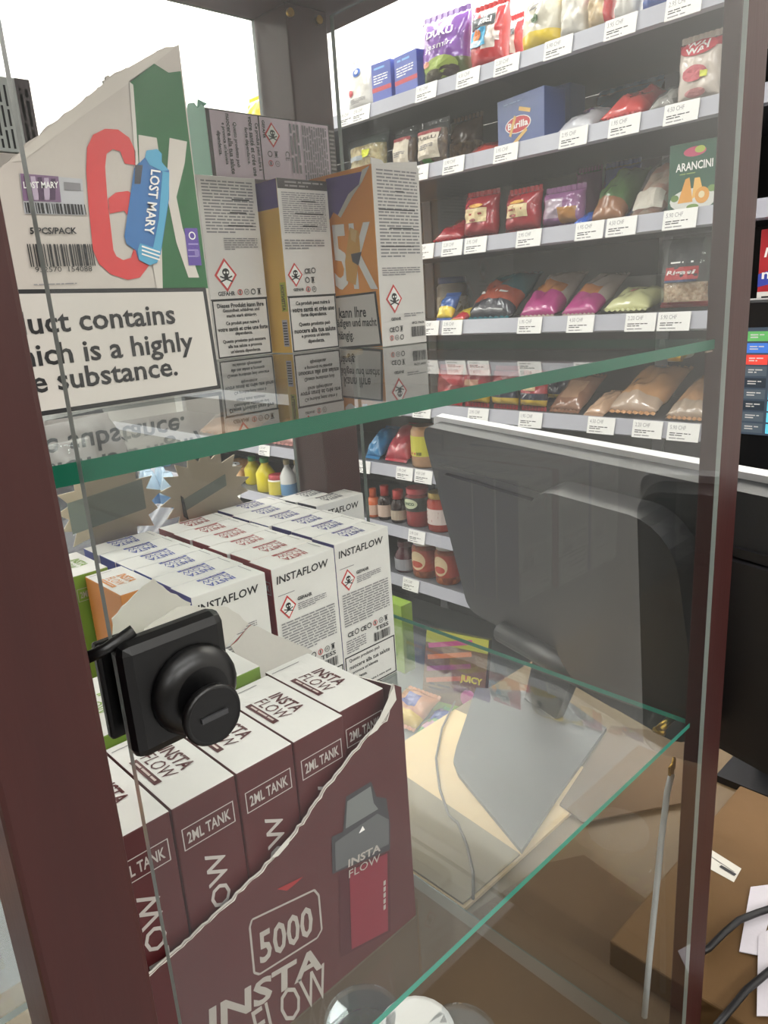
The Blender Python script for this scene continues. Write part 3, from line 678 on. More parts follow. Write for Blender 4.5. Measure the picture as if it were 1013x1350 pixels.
# ---- lavender carton lying across the two middle ones
y0 = .4755; zt0 = EYE + .0902; zt1 = zt0 + .0425; x0, x1 = .303, .4165
t = thing('vape_carton', 'lavender carton with mint green end lying across the two warning cartons', 'carton', ((x0+x1)/2, y0 + .014, zt0)); o = t.location
LAV = board('e0d0dc'); MINT = mat('7cc0a4', .45, noise=.1)
b = MB(); b.box(x0, x1, y0, y0 + .027, zt0, zt1, LAV, {'l': MINT, 'r': MINT}); b.build('carton', t, o, bevel=.0004)
p = Pr(plane_y(y0)); p.rect(x0, zt0, x0 + .003, zt1, ink('3b3433'), 1); p.rect(x1 - .006, zt0, x1, zt1, ink('3b3433'), 1); p.rect(x0 + .0425, zt0, x0 + .0435, zt1, INK_K, 1); p.rect(x0, zt1 - .0008, x1, zt1, ink('3b3433'), 1)
for i, s_ in enumerate(('Ce produit peut nuire à', 'votre santé et crée une', 'forte dépendance.', '', 'Questo prodotto può', 'nuocere alla tua salute', 'e provoca un\'elevata', 'dipendenza.')):
    if s_: p.text(s_, x0 + .0385 - i * .0046, zt1 - .0212, 0.0036, INK_K, min(.039, glyphs(s_, .03)[2] * .0032), .03, rot=-90, al='c', L=2)
p.text('GEFAHR', x0 + .0455, zt1 - .003, .0024, INK_K, .012, .03, rot=-90); p.hazard(x0 + .054, zt1 - .012, .0085)
for i, c_ in enumerate('rtpw'): p.icons(x0 + .048 + (i % 2) * .006, zt1 - .027 - (i // 2) * .0062, .0042, which=c_)
p.text('CE', x0 + .064, zt1 - .022, .004, INK_K, rot=-90); p.vlines(x0 + .069, zt0 + .006, x0 + .079, zt1 - .003, 3, INK_G); p.vlines(x0 + .081, zt0 + .002, x1 - .008, zt1 - .003, 11, INK_G)
p.lines(x1 - .0055, zt0 + .004, x1 - .0005, zt1 - .003, 12, ink('9a9290'), L=2); p.build('print', t, o)
b = MB(); fl_ = [(y0 + .001, zt1), (y0 + .004, zt1 + .003), (y0 + .009, zt1 + .0015), (y0 + .014, zt1 + .006), (y0 + .021, zt1 + .007), (y0 + .0265, zt1)]
b.prism([(x0 + .0002, a, c_) for a, c_ in fl_], (.0008, 0, 0), MINT); b.prism([(x0 + .0012, y0 + .012, zt1), (x0 + .010, y0 + .012, zt1 + .006), (x0 + .003, y0 + .012, zt1 + .008)], (0, .0006, 0), MINT); b.build('torn_flap', t, o)
# ---- carton behind the red-6 carton at the left, lying on its side on another one
xa, ya = .0400, .392
t = thing('vape_carton', 'plain grey carton hidden behind the red 6 carton', 'carton', (.10, .43, ZS)); o = t.location
b = MB(); b.box(xa, .162, ya, .45, ZS, EYE + .078, board('bdb6ae')); b.build('carton', t, o, bevel=.0005)
p = Pr(plane_y(ya)); p.lines(.05, EYE, .155, EYE + .06, 10, INK_G); p.build('print', t, o)
g5 = pxy(ya); ex = g5((44, 140))[0]; ez = g5((35, 105))[1]
t = thing('vape_carton', 'carton with dark end band lying at the far left above the red 6 carton', 'carton', (.10, .42, EYE + .0784)); o = t.location
b = MB(); b.box(ex - .11, ex, ya, ya + .05, EYE + .0784, ez, board('b9bdb9'), {'r': mat('3f3336', .5)}); b.build('carton', t, o, bevel=.0005)
p = Pr(plane_y(ya)); p.rect(ex - .0068, EYE + .0786, ex, ez, ink('463b3d'), 1); p.vlines(ex - .0062, EYE + .081, ex - .001, ez - .004, 2, ink('9a9290')); p.L = 1; p.vlines(ex - .060, EYE + .080, ex - .008, ez - .002, 20, INK_K, .38)
for i, mm in enumerate((1,)): pass
p.build('print', t, o)

# ================================================================ WALL SHELVING
RAILS = [.493, .305, .104, -.102, -.341, -.542, -.743, -.915]
RAILH = .040
def ztop(i): return EYE + RAILS[i] + .034
YS0, YS1 = .12, 3.7
gd = thing('shelving_unit', 'long dark wall shelving unit with grey price rails full of groceries', 'shelving', (1.83, 1.9, 0)); OG = gd.location
DARK = metalpaint('1c1d20'); SILV = mat('a9a9b2', .3, noise=.06, scale=10); DECK = metalpaint('5c5d61'); TAGW = ink('eceae6')
def gpart(name, fn, parent=gd, bevel=0):
    b = MB(); fn(b); o = b.build(name, parent, OG, bevel); return o
YB_ = [YS0, .98, 1.84, 2.72, YS1]
for a, c_ in zip(YB_, YB_[1:]):
    gpart('back_panel', lambda b: b.box(WALLX - .05, WALLX - .035, a + .0005, c_ - .0005, .05, EYE + .5045, DARK))
for a in YB_:
    gpart('upright', lambda b: b.box(WALLX - .0555, WALLX - .0505, a - .018, a + .018, 0, EYE + .52, metalpaint('8d8f95')))
TAGS = {0: [462, 480, 566, 621, 672, 740, 822, 905, 380, 340], 1: [556, 602, 671, 760, 827, 902, 520], 2: [563, 631, 701, 781, 823, 600, 900], 3: [570, 600, 702, 769, 848, 892], 4: [522, 634, 703, 796, 857, 904, 560], 5: [482, 537, 562, 352], 6: [553, 314], 7: [545]}
PRICES = ['3.95 CHF', '2.95 CHF', '1.95 CHF', '4.50 CHF', '2.20 CHF', '5.90 CHF']
tagme = []
for s_ in PRICES:
    b = MB(); b.box(-.002, 0, -.036, .036, -.022, .018, TAGW); p = Pr(lambda a, c_, l: (-.002 - l, -a, c_)); p.mb = b
    p.text(s_, -.030, .003, .009, INK_G, .036, .0); p.lines(-.030, -.012, .018, -.003, 2, INK_K); p.lines(-.030, -.019, .030, -.014, 1, INK_G); tagme.append(b.mesh('price_tag'))
nt_ = 0
for i, r in enumerate(RAILS):
    z1 = ztop(i)
    sh = gpart('shelf', lambda b: b.box(XW + .001, WALLX - .0502, YS0, YS1, z1 - .022, z1, DECK))
    so = sh.location
    rl = MB(); rl.prism([(XW - .003, YS0, EYE + r), (XW - .012, YS0, EYE + r + .004), (XW - .004, YS0, EYE + r + RAILH), (XW, YS0, EYE + r + RAILH), (XW, YS0, EYE + r)], (0, YS1 - YS0, 0), SILV)
    o = rl.build('price_rail', sh, OG, fixn=True)
    for px in TAGS[i]:
        yy = y_at(px, XW, EYE + r + .02)
        o = bpy.data.objects.new('price_tag', tagme[nt_ % len(tagme)]); nt_ += 1; C.objects.link(o); o.parent = sh
        o.location = (XW - .0105 - OG[0], yy - OG[1], EYE + r + .022 - OG[2]); o.rotation_euler = (0, math.radians(12), 0)
gpart('base_deck', lambda b: b.box(1.22, WALLX - .056, YS0, YS1, .05, .17, metalpaint('7e7f82')), bevel=.004)
gpart('kick_plate', lambda b: b.box(1.26, WALLX - .06, YS0 + .01, YS1 - .01, 0, .05, DARK))

# ---------------------------------------------------------------- grocery builders (front faces local -y, origin at the foot)
def bag_surf(w, h, d, lump=.0, fat=.8, seed=0, slump=0):
    ph = [random.uniform(0, 6.28) for _ in range(6)]
    def s(u, v, side=-1):
        vv = max(0, min(1, v)) ** fat
        a = max(0, 1 - abs(2*u - 1) ** 2.6) ** .55; c = max(0, 1 - abs(2*vv - 1) ** 2.8) ** .6
        t = d / 2 * a * c * (1 + lump * (math.sin(7*u + ph[0] + 3*v) * math.sin(8*v + ph[1]) + .5 * math.sin(17*u + ph[2]) * math.sin(15*v + ph[3])))
        t *= 1 + lump * (1.5 * noise.noise(Vector((u*4 + ph[0]*3, v*5, ph[1]*3))) + 1.3 * abs(noise.noise(Vector((u*9 + ph[2]*3, v*8, ph[3]*3)))) + .5 * noise.noise(Vector((u*18, v*16, ph[5]*3))))
        x = (u - .5) * w * (1 - .07 * c) + .012 * w * math.sin(9*v + ph[4]) * abs(2*u - 1)
        return (x, side * t + slump * (v ** 2), v * h)
    return s
def bag(name, label, cat, w, h, d, base, bands=(), seal=None, lump=.12, draw=None, group=None, fat=.8, clear=False, fill=None, fillh=.75, slump=0):
    """pillow bag; bands: (v0, v1, u0, u1, material) painted film; draw(p, w, h) adds the print"""
    t = thing(name, label, cat, group=group); S = bag_surf(w, h, d, lump, fat, slump=slump); nu, nv = 20, 24
    b = MB()
    for side in (-1, 1):
        for i in range(nu):
            for j in range(nv):
                u, v = (i + .5) / nu, (j + .5) / nv; m = base
                for v0, v1, u0, u1, mm in bands:
                    if v0 <= v <= v1 and u0 <= u <= u1: m = mm
                q = [S(i/nu, j/nv, side), S((i+1)/nu, j/nv, side), S((i+1)/nu, (j+1)/nv, side), S(i/nu, (j+1)/nv, side)]
                b.face(q if side < 0 else q[::-1], m, True)
    o = b.build('bag_film', t); weld(o)
    sm = seal or base
    for z0, z1, nm in ((-.0, -.012, 'bottom_seal'), (h, h + .012, 'top_seal')):
        b = MB(); n = 16; yy = 0 if z0 <= 0 else slump
        for i in range(n):
            x0, x1 = (i/n - .5) * w * .93, ((i+1)/n - .5) * w * .93; zz = .002 if i % 2 else -.002
            b.face([(x0, yy - zz, z0), (x1, yy + zz, z0), (x1, yy + zz, z1), (x0, yy - zz, z1)], sm)
        b.build(nm, t)
    if clear and fill:
        b = MB(); k = .90
        for side in (-1, 1):
            for i in range(10):
                for j in range(10):
                    f_ = lambda u, v: tuple(c * e for c, e in zip(S(u, v * fillh, side), (k, k * .93, 1)))
                    q = [f_(i/10, j/10), f_((i+1)/10, j/10), f_((i+1)/10, (j+1)/10), f_(i/10, (j+1)/10)]
                    b.face(q if side < 0 else q[::-1], fill, True)
        q = [tuple(c * e for c, e in zip(S(i/10, fillh, sd), (k, k*.93, 1))) for sd, rng in ((-1, range(11)), (1, range(10, -1, -1))) for i in rng]
        b.face(q, fill); o = b.build('contents', t); weld(o)
    if draw:
        p = Pr(lambda a, c, l: (lambda g_: (g_[0], g_[1] - l * 4 - .0018, g_[2]))(S(a / w + .5, c / h))); 
        def patch(x0, y0, x1, y1, m, L=1, n=8):
            p.L = L
            for i in range(n):
                for j in range(n):
                    a0, a1, c0, c1 = x0 + (x1-x0)*i/n, x0 + (x1-x0)*(i+1)/n, y0 + (y1-y0)*j/n, y0 + (y1-y0)*(j+1)/n
                    p.mb.face([p.fn(a0, c0, p.lay()), p.fn(a1, c0, p.lay()), p.fn(a1, c1, p.lay()), p.fn(a0, c1, p.lay())], m, True)
        def blob(cx, cy, rx, ry, m, L=1, n=16):
            p.L = L
            for r0, r1 in ((0, .34), (.34, .67), (.67, 1)):
                for k in range(n):
                    a, c = 2*math.pi*k/n, 2*math.pi*(k+1)/n
                    q = [(cx+rx*r0*math.cos(a), cy+ry*r0*math.sin(a)), (cx+rx*r1*math.cos(a), cy+ry*r1*math.sin(a)), (cx+rx*r1*math.cos(c), cy+ry*r1*math.sin(c)), (cx+rx*r0*math.cos(c), cy+ry*r0*math.sin(c))]
                    if r0 == 0: q = q[1:3] + q[:1]; 
                    p.mb.face([p.fn(e[0], e[1], p.lay()) for e in (q if r0 else [q[2], q[0], q[1]])], m, True)
        p.patch = patch; p.blob = blob
        draw(p, w, h); p.build('print', t)
    return t
def weld(o):
    b = bmesh.new(); b.from_mesh(o.data); bmesh.ops.remove_doubles(b, verts=b.verts, dist=1e-5); b.to_mesh(o.data); b.free(); o.data.update()
def carton(name, label, cat, w, h, d, m, draw=None, side=None, group=None, top=None):
    t = thing(name, label, cat, group=group)
    b = MB(); b.box(-w/2, w/2, -d/2, d/2, 0, h, m, {'l': side or m, 'r': side or m, 'u': top or m}); b.build('carton', t, bevel=.0012)
    if draw:
        p = Pr(plane_y(-d/2)); p.patch = lambda x0, y0, x1, y1, m_, L=1, n=1: p.rect(x0, y0, x1, y1, m_, L)
        p.blob = lambda cx, cy, rx, ry, m_, L=1, n=18: p.disc(cx, cy, rx, ry, m_, n, L)
        draw(p, w, h); p.build('print', t)
    return t
def roundpack(name, label, cat, prof, body, capz, cap, lab=None, group=None, draw=None, capname='lid'):
    """jar or bottle: lathe profile; profile above capz is the cap; lab = (z0, z1, material)"""
    t = thing(name, label, cat, group=group)
    b = MB(); b.lathe([q for q in prof if q[1] <= capz], body, 20); b.build('body', t)
    if cap: b = MB(); b.lathe([q for q in prof if q[1] >= capz - 1e-6], cap, 20); b.build(capname, t)
    if lab:
        z0, z1, m = lab; R = max(q[0] for q in prof if q[1] <= z1) + .0006
        b = MB(); n = 24
        for k in range(n):
            a, c = 2*math.pi*k/n, 2*math.pi*(k+1)/n
            b.face([(R*math.cos(a), R*math.sin(a), z0), (R*math.cos(c), R*math.sin(c), z0), (R*math.cos(c), R*math.sin(c), z1), (R*math.cos(a), R*math.sin(a), z1)], m, True)
        lo_ = b.build('label', t)
        if draw:
            p = Pr(lambda a, c, l: ((R + l*3) * math.sin(a / R), -(R + l*3) * math.cos(a / R), c)); draw(p, R, z0, z1); p.build('label_print', lo_)
    return t
def jar_prof(r, h, lid=.018): return [(r*.9, 0), (r, .006), (r, h*.78), (r*.82, h*.88), (r*.82, h - lid), (r*.88, h - lid), (r*.90, h - lid + .001), (r*.90, h - .002), (r*.86, h)]
def bottle_prof(r, h, neck=.3, caph=.02): return [(r*.9, 0), (r, .005), (r, h*.55), (r*.7, h*.68), (r*neck, h*.80), (r*neck, h - caph), (r*neck*1.15, h - caph), (r*neck*1.15, h - .002), (r*neck*1.0, h)]
R_W = -H90
def spot(x0, y0, x1, y1, sh, inset=.05):
    """a pixel box standing on shelf sh -> y, width, height, at the given distance behind the rail"""
    X = XW + inset; z = ztop(sh); xm = (x0 + x1) / 2
    ya, yb = y_at(x0, X, z + .05), y_at(x1, X, z + .05); hh = onx((xm, y0), X).z - z
    return X, (ya + yb) / 2, abs(ya - yb), max(min(hh, RAILS[sh - 1] - RAILS[sh] - .040) if sh else hh, .03)
def stand(t, X, Y, z, d, lean=0, turn=0): return settle(t, X + d/2, Y, z, math.radians(lean), 0, R_W + math.radians(turn))
BG = 'groceries on shelf %d of the wall unit, counted from the top'
def SB(box, sh, label, base, bands=(), draw=None, inset=.02, d=.05, lean=-6, turn=0, lump=.12, name='snack_bag', cat='bag', ks=1.0, kh=1.0, **kw):
    X, Y, W, H_ = spot(*box, sh, inset); W *= ks * .92; H_ = max(.04, H_ * kh - .02)
    t = bag(name, label, cat, W, H_, d, base, bands, draw=draw, lump=lump, group=BG % (sh + 1), **kw)
    return stand(t, X, Y, ztop(sh), d, lean, turn)
def LB_(box, sh, label, base, bands=(), draw=None, inset=.03, L=.16, d=.05, tilt=-72, turn=0, lump=.15, name='food_bag', cat='bag', **kw):
    """a bag lying on the shelf, its foot towards the aisle"""
    X, Y, W, H_ = spot(*box, sh, inset); W *= .86; X += .012
    t = bag(name, label, cat, W, L, d, base, bands, draw=draw, lump=lump, fat=1.0, group=BG % (sh + 1), **kw)
    r = math.radians(tilt); return settle(t, X + .01, Y, ztop(sh), r, 0, R_W + math.radians(turn))
def BX(box, sh, label, m, draw=None, inset=.02, d=.06, turn=0, side=None, name='food_box', cat='box', kw_=1.0):
    X, Y, W, H_ = spot(*box, sh, inset); X += .012; t = carton(name, label, cat, W * kw_, H_, d, m, draw, side, BG % (sh + 1))
    return stand(t, X, Y, ztop(sh), d, 0, turn)
def JR(box, sh, label, body, cap, lab=None, inset=.02, prof='jar', name='jar', cat='jar', draw=None, capname='lid', **kw):
    X, Y, W, H_ = spot(*box, sh, inset); R = W / 2 * .78
    P_ = jar_prof(R, H_) if prof == 'jar' else bottle_prof(R, H_, **kw)
    capz = H_ - (.018 if prof == 'jar' else kw.get('caph', .02))
    P_ = [q for q in P_]
    t = roundpack(name, label, cat, P_, body, capz, cap, (lab[0]*H_, lab[1]*H_, lab[2]) if lab else None, BG % (sh + 1), draw, capname)
    return settle(t, X + R, Y, ztop(sh), 0, 0, R_W)
f_ = foil
PUR, REDF, YEL, WHF, BLU = f_('7a4a9c'), f_('b92f35'), f_('e8c93a'), f_('e6e2da'), f_('35539c')
# ---------------- shelf 1 (top)
def d_shield(p, w, h):
    p.blob(0, h*.72, w*.14, h*.09, ink('2f5aa8')); p.blob(0, h*.73, w*.06, h*.05, INK_W, 2); p.blob(-w*.22, h*.32, w*.10, h*.07, ink('b5464c')); p.lines(-w*.25, h*.1, w*.3, h*.2, 4, INK_G)
SB((449, 72, 489, 160), 0, 'white paper bag with blue shield emblem beside the blue cartons', WHF, draw=d_shield, d=.055, lump=.06, name='flour_bag')
def d_blue(p, w, h):
    p.lines(-w*.4, h*.52, w*.35, h*.75, 4, INK_W); p.patch(-w*.5, h*.36, w*.5, h*.46, ink('b23a46')); p.lines(-w*.35, h*.83, w*.2, h*.93, 1, ink('7fb0e0'), last=1); p.lines(-w*.3, h*.05, w*.4, h*.12, 1, INK_R)
BX((487, 80, 512, 148), 0, 'narrow blue carton standing next to the white paper bag', mat('3348a0', .4), d_blue, d=.05, name='food_carton')
BX((513, 68, 552, 142), 0, 'taller blue carton beside the purple rice bag', mat('33489f', .4), d_blue, d=.055, turn=-6, name='food_carton', kw_=.85)
def d_duru(p, w, h):
    p.text('DURU', -w*.30, h*.66, h*.12, INK_W, w*.55, .03); p.text('Jasmin', -w*.34, h*.46, h*.11, INK_W, w*.62, .0, shear=.2)
    p.blob(0, h*.2, w*.36, h*.16, ink('8fa04a'), 1); p.blob(-w*.15, h*.10, w*.2, h*.08, ink('4a4434'), 2); p.blob(w*.18, h*.12, w*.18, h*.08, ink('3c2f2c'), 2); p.blob(-w*.30, h*.28, w*.08, h*.05, ink('c98a70'), 2)
SB((546, 8, 611, 122), 0, 'purple rice bag with white lettering on the top shelf', PUR, ((0, .3, 0, 1, f_('5d6a44')),), d_duru, d=.07, lean=-3, turn=6, name='rice_bag', kh=.97)
def d_real(p, w, h):
    p.patch(-w*.42, h*.62, w*.30, h*.80, ink('2b2f33')); p.text('Real', -w*.12, h*.655, h*.10, INK_W, w*.34, .02, L=2)
    p.patch(-w*.42, h*.30, w*.10, h*.60, ink('3c9cc4')); p.blob(-w*.18, h*.50, w*.14, h*.09, ink('e0803a'), 2); p.blob(-w*.2, h*.36, w*.18, h*.06, ink('c9dbe6'), 2)
    p.patch(w*.28, h*.35, w*.40, h*.50, ink('d9c9c4'))
SB((609, -2, 660, 112), 0, 'red rice bag with dark name plate next to the purple rice bag', REDF, ((.25, .9, .45, .8, f_('e3d6cc')),), d_real, d=.07, turn=4, name='rice_bag')
SB((655, 14, 688, 104), 0, 'second red and cream rice bag half hidden behind the yellow bag', REDF, ((.3, .9, .2, .7, f_('e3d6cc')),), lambda p, w, h: (p.patch(-w*.3, h*.62, w*.2, h*.76, ink('2b2f33')),), d=.06, inset=.12, name='rice_bag')
def d_yel(p, w, h): p.blob(0, h*.45, w*.10, h*.08, ink('3c5a33')); p.lines(-w*.2, h*.60, w*.2, h*.72, 2, INK_G)
SB((675, -25, 735, 88), 0, 'yellow and white rice bag with green leaf mark on the top shelf', f_('e0d9c6'), ((0, .26, 0, 1, YEL), (.82, 1, 0, 1, YEL)), d_yel, d=.075, name='rice_bag')
SB((728, -30, 770, 72), 0, 'white bag with yellow top standing right of the yellow and white bag', f_('ddd8cc'), ((.75, 1, 0, 1, YEL),), d=.06, name='rice_bag')
SB((766, -35, 802, 60), 0, 'tan grain bag with red upper corner on the top shelf', f_('c9b08a'), ((.6, 1, .0, 1, REDF), (.0, 1, .8, 1, REDF)), d=.06, name='grain_bag')
SB((802, -40, 838, 50), 0, 'plain off-white bag between the tan and the blue bags', f_('dcd8cf'), ((.7, 1, 0, 1, f_('c9a9a4')),), d=.06, name='grain_bag')
SB((838, -45, 876, 40), 0, 'blue bag with small round marks at the right of the top shelf', BLU, (), lambda p, w, h: (p.blob(-w*.15, h*.45, w*.12, h*.06, ink('c97a6a')), p.blob(w*.2, h*.4, w*.12, h*.06, ink('4aa06a'))), d=.06, name='grain_bag')
SB((878, -50, 922, 30), 0, 'rightmost blue bag on the top shelf', f_('3a62ad'), ((.5, .8, .2, .8, WHF),), d=.06, name='grain_bag')
# left of the rear post
JR((373, 38, 398, 152), 0, 'tall blue and white bottle just left of the rear post', mat('dfe6ee', .3), mat('2f4d86', .4), (.05, .45, ink('4a76b0')), prof='bottle', name='bottle', cat='bottle', capname='cap', neck=.55, caph=.03)
SB((352, 112, 386, 162), 0, 'white bag with blue emblem peeking over the lavender carton', WHF, draw=lambda p, w, h: (p.blob(0, h*.6, w*.13, h*.16, ink('2f5aa8')), p.blob(0, h*.62, w*.06, h*.08, INK_W, 2)), d=.05, inset=.06, name='flour_bag')
SB((318, 124, 344, 170), 0, 'small yellow bag peeking over the lavender carton', YEL, d=.05, name='flour_bag')
# ---------------- shelf 2
PASTA = speckle('d9c489', 'a88f55', 90, key='pasta'); BPASTA = speckle('8a6a45', '5f4630', 80, key='brown_pasta')
SB((446, 172, 506, 236), 1, 'clear bag of pale pasta with yellow sticker at the left of the shelf', FILM, clear=True, fill=PASTA, draw=lambda p, w, h: (p.patch(w*.05, h*.45, w*.2, h*.62, ink('d8dc3a')), p.patch(-w*.3, h*.4, w*.05, h*.5, ink('aab0b4'))), d=.06, name='pasta_bag')
def d_fus(txt):
    def d_(p, w, h):
        p.patch(-w*.36, h*.08, w*.36, h*.76, ink('d6cbb8')); p.patch(-w*.40, h*.72, w*.40, h*.82, ink('8e3a3c'), 2)
        if txt: p.text(txt, -w*.30, h*.56, h*.09, ink('4d4038'), w*.6, .02, L=3)
        p.L = 3; p.lines(-w*.25, h*.3, w*.25, h*.45, 3, INK_G); p.patch(-w*.2, h*.0, w*.1, h*.07, ink('5a9a3c'), 2)
    return d_
SB((510, 168, 542, 234), 1, 'narrow brown pasta bag with cream paper label', FILM, clear=True, fill=BPASTA, fillh=.8, draw=d_fus(''), d=.05, name='pasta_bag')
SB((540, 158, 584, 232), 1, 'wider brown pasta bag with cream label and red stripe', FILM, clear=True, fill=BPASTA, fillh=.85, draw=d_fus('FUSILLI'), d=.055, inset=.01, name='pasta_bag')
SB((582, 142, 628, 226), 1, 'brown pasta bag without label right of the cream-labelled ones', f_('6f5340'), ((0, .5, 0, 1, BPASTA),), d=.06, inset=.16, name='pasta_bag')
LB_((592, 190, 650, 224), 1, 'flat dark red and black bag lying left of the blue pasta box', f_('5a3236'), ((0, .5, .3, 1, f_('b8433a')),), L=.13, d=.03, name='spice_bag')
def d_bar(p, w, h):
    p.blob(-w*.05, h*.45, w*.26, h*.15, ink('b5303a'), 2); p.blob(-w*.05, h*.45, w*.28, h*.165, INK_W, 1); p.text('Barilla', -w*.05, h*.385, h*.13, INK_W, w*.44, .03, al='c', L=3)
    PEN = ink('d8b06a')
    for a, c_, e, g_ in ((-.02, .74, .22, .64), (-.22, .26, -.10, .62), (-.14, .10, .14, .32)): p.bar(w*a, h*c_, w*e, h*g_, h*.075, PEN, 4)
    p.lines(-w*.35, h*.86, w*.3, h*.91, 1, ink('8fa3c4'))
BX((650, 122, 722, 208), 1, 'dark blue pasta box with red oval logo and penne picture', mat('24407e', .35), d_bar, d=.07, turn=-10, name='pasta_box')
BX((716, 112, 748, 196), 1, 'plain blue pasta box half hidden right of the logo box', mat('2f5590', .4), inset=.14, d=.07, name='pasta_box')
LB_((722, 160, 778, 196), 1, 'white crinkled bag with purple lettering lying in front', f_('dcdbe0'), ((.35, .6, .2, .7, f_('8b6aa0')),), lambda p, w, h: (p.lines(-w*.15, h*.45, w*.15, h*.6, 1, ink('8a3d6c'), last=1),), L=.15, d=.05)
LB_((780, 150, 846, 178), 1, 'red bag lying in front of the teal bag', f_('b8343a'), ((.0, .3, .0, 1, f_('cf4a48')),), L=.16, d=.06)
SB((762, 96, 862, 172), 1, 'teal and blue bag with yellow sticker leaning behind the red bag', f_('2f6d94'), ((0, .5, 0, .5, f_('a8b8bc')),), lambda p, w, h: (p.patch(-w*.05, h*.35, w*.12, h*.5, ink('d3d84a')),), d=.05, inset=.22, lean=-22, name='food_bag')
LB_((846, 138, 886, 172), 1, 'clear grey bag lying left of the red and white bag', FILM, clear=True, fill=speckle('b9b4ac', '77726c', 70, key='dried'), L=.13, d=.05)
def d_wai(p, w, h):
    p.blob(0, h*.86, w*.42, h*.15, ink('c02a3c')); p.text('WAI', -w*.25, h*.85, h*.11, INK_W, w*.5, .03, L=2); p.text('WAI', -w*.25, h*.74, h*.11, INK_W, w*.5, .03)
    p.blob(-w*.03, h*.42, w*.28, h*.14, ink('b8545c')); p.patch(w*.12, h*.33, w*.26, h*.44, ink('d8dc4a'), 2); p.blob(0, h*.10, w*.25, h*.07, ink('cf8a8a'))
SB((884, 44, 950, 158), 1, 'off-white noodle bag with red top lettering at the right', f_('ddd0c4'), ((.82, 1, 0, 1, f_('b83744')),), d_wai, d=.05, lean=-2, name='noodle_bag')
# ---------------- shelf 3
RB = f_('a02430')
LB_((560, 296, 606, 332), 2, 'red bag lying flat at the left next to the warning carton', RB, ((.3, .7, .2, .6, f_('8a5a44')),), L=.13, d=.05, name='chips_bag')
def d_redbag(p, w, h):
    p.patch(-w*.32, h*.30, w*.30, h*.64, ink('ddc79a')); p.lines(-w*.2, h*.45, w*.2, h*.55, 1, ink('a8403a'), L=2, last=1); p.blob(w*.02, h*.70, w*.2, h*.05, ink('d8a24a'), 2); p.blob(-w*.08, h*.35, w*.10, h*.04, ink('8a3d38'), 3)
SB((602, 252, 650, 330), 2, 'left of two matching red bags with cream label', RB, (), d_redbag, d=.06, turn=3, name='chips_bag')
SB((654, 248, 708, 324), 2, 'right of two matching red bags with cream label', RB, (), d_redbag, d=.06, turn=-4, name='chips_bag')
SB((704, 246, 766, 316), 2, 'purple and clear bag with tan snacks beside the red bags', f_('8a5a86'), ((.15, .75, .1, .6, f_('a895a4')), (.0, .45, .5, .9, f_('a8743c'))), d=.06, name='snack_bag')
SB((748, 205, 786, 310), 2, 'tall magenta bag standing behind the purple snack bag', f_('7a3066'), d=.05, inset=.22, name='snack_bag')
SB((782, 200, 836, 300), 2, 'dark blue bag standing behind the green bag', f_('1f3f86'), ((.3, .4, .1, .9, f_('33559c')),), d=.06, inset=.22, name='snack_bag')
LB_((746, 286, 768, 304), 2, 'flat bright blue packet lying left of the green bag', f_('2456b0'), L=.10, d=.02, inset=.0, name='food_packet')
LB_((768, 252, 818, 298), 2, 'green vegetable bag with copper bottom right of the blue packet', f_('5a7a4a'), ((0, .25, 0, 1, f_('9a6a4a')),), L=.17, d=.07, tilt=-50, inset=.03, name='vegetable_bag')
LB_((820, 244, 876, 296), 2, 'clear bag with pink and cream contents left of the green box', FILM, clear=True, fill=speckle('c98f7a', 'd9c3ab', 40, key='ham'), draw=lambda p, w, h: (p.patch(-w*.42, h*.03, w*.42, h*.25, ink('cbc3b6')),), L=.18, d=.06, tilt=-48)
def d_aran(p, w, h):
    p.blob(0, h*.86, w*.22, h*.07, ink('c04468'), 1); p.blob(w*.1, h*.88, w*.10, h*.05, ink('a8b848'), 2)
    p.text('ARANCINI', 0, h*.60, h*.12, INK_W, w*.72, .02, al='c', L=2); p.lines(-w*.28, h*.54, w*.28, h*.575, 1, ink('8aa05a'))
    p.blob(.0, h*.17, w*.46, h*.17, ink('d8d8d2'), 1)
    OR, OR2 = ink('dc9a3c'), ink('e8b45c')
    p.poly([(-w*.30, h*.14), (-w*.16, h*.48), (-w*.08, h*.50), (w*.0, h*.14)], OR, 2); p.poly([(-w*.02, h*.18), (w*.02, h*.48), (w*.12, h*.48), (w*.20, h*.26)], OR2, 2); p.blob(w*.18, h*.22, w*.14, h*.12, OR, 3); p.blob(w*.17, h*.23, w*.06, h*.05, ink('e8d9b0'), 4)
    p.blob(-w*.36, h*.22, w*.08, h*.05, ink('5f7f3c'), 2); p.blob(w*.36, h*.30, w*.08, h*.05, ink('6f8f4c'), 2); p.blob(0, h*.07, w*.12, h*.04, ink('7a9a4c'), 2)
BX((878, 186, 946, 290), 2, 'dark green frozen food box with rice balls on a plate', mat('24523f', .35), d_aran, d=.045, inset=.005, name='food_box')
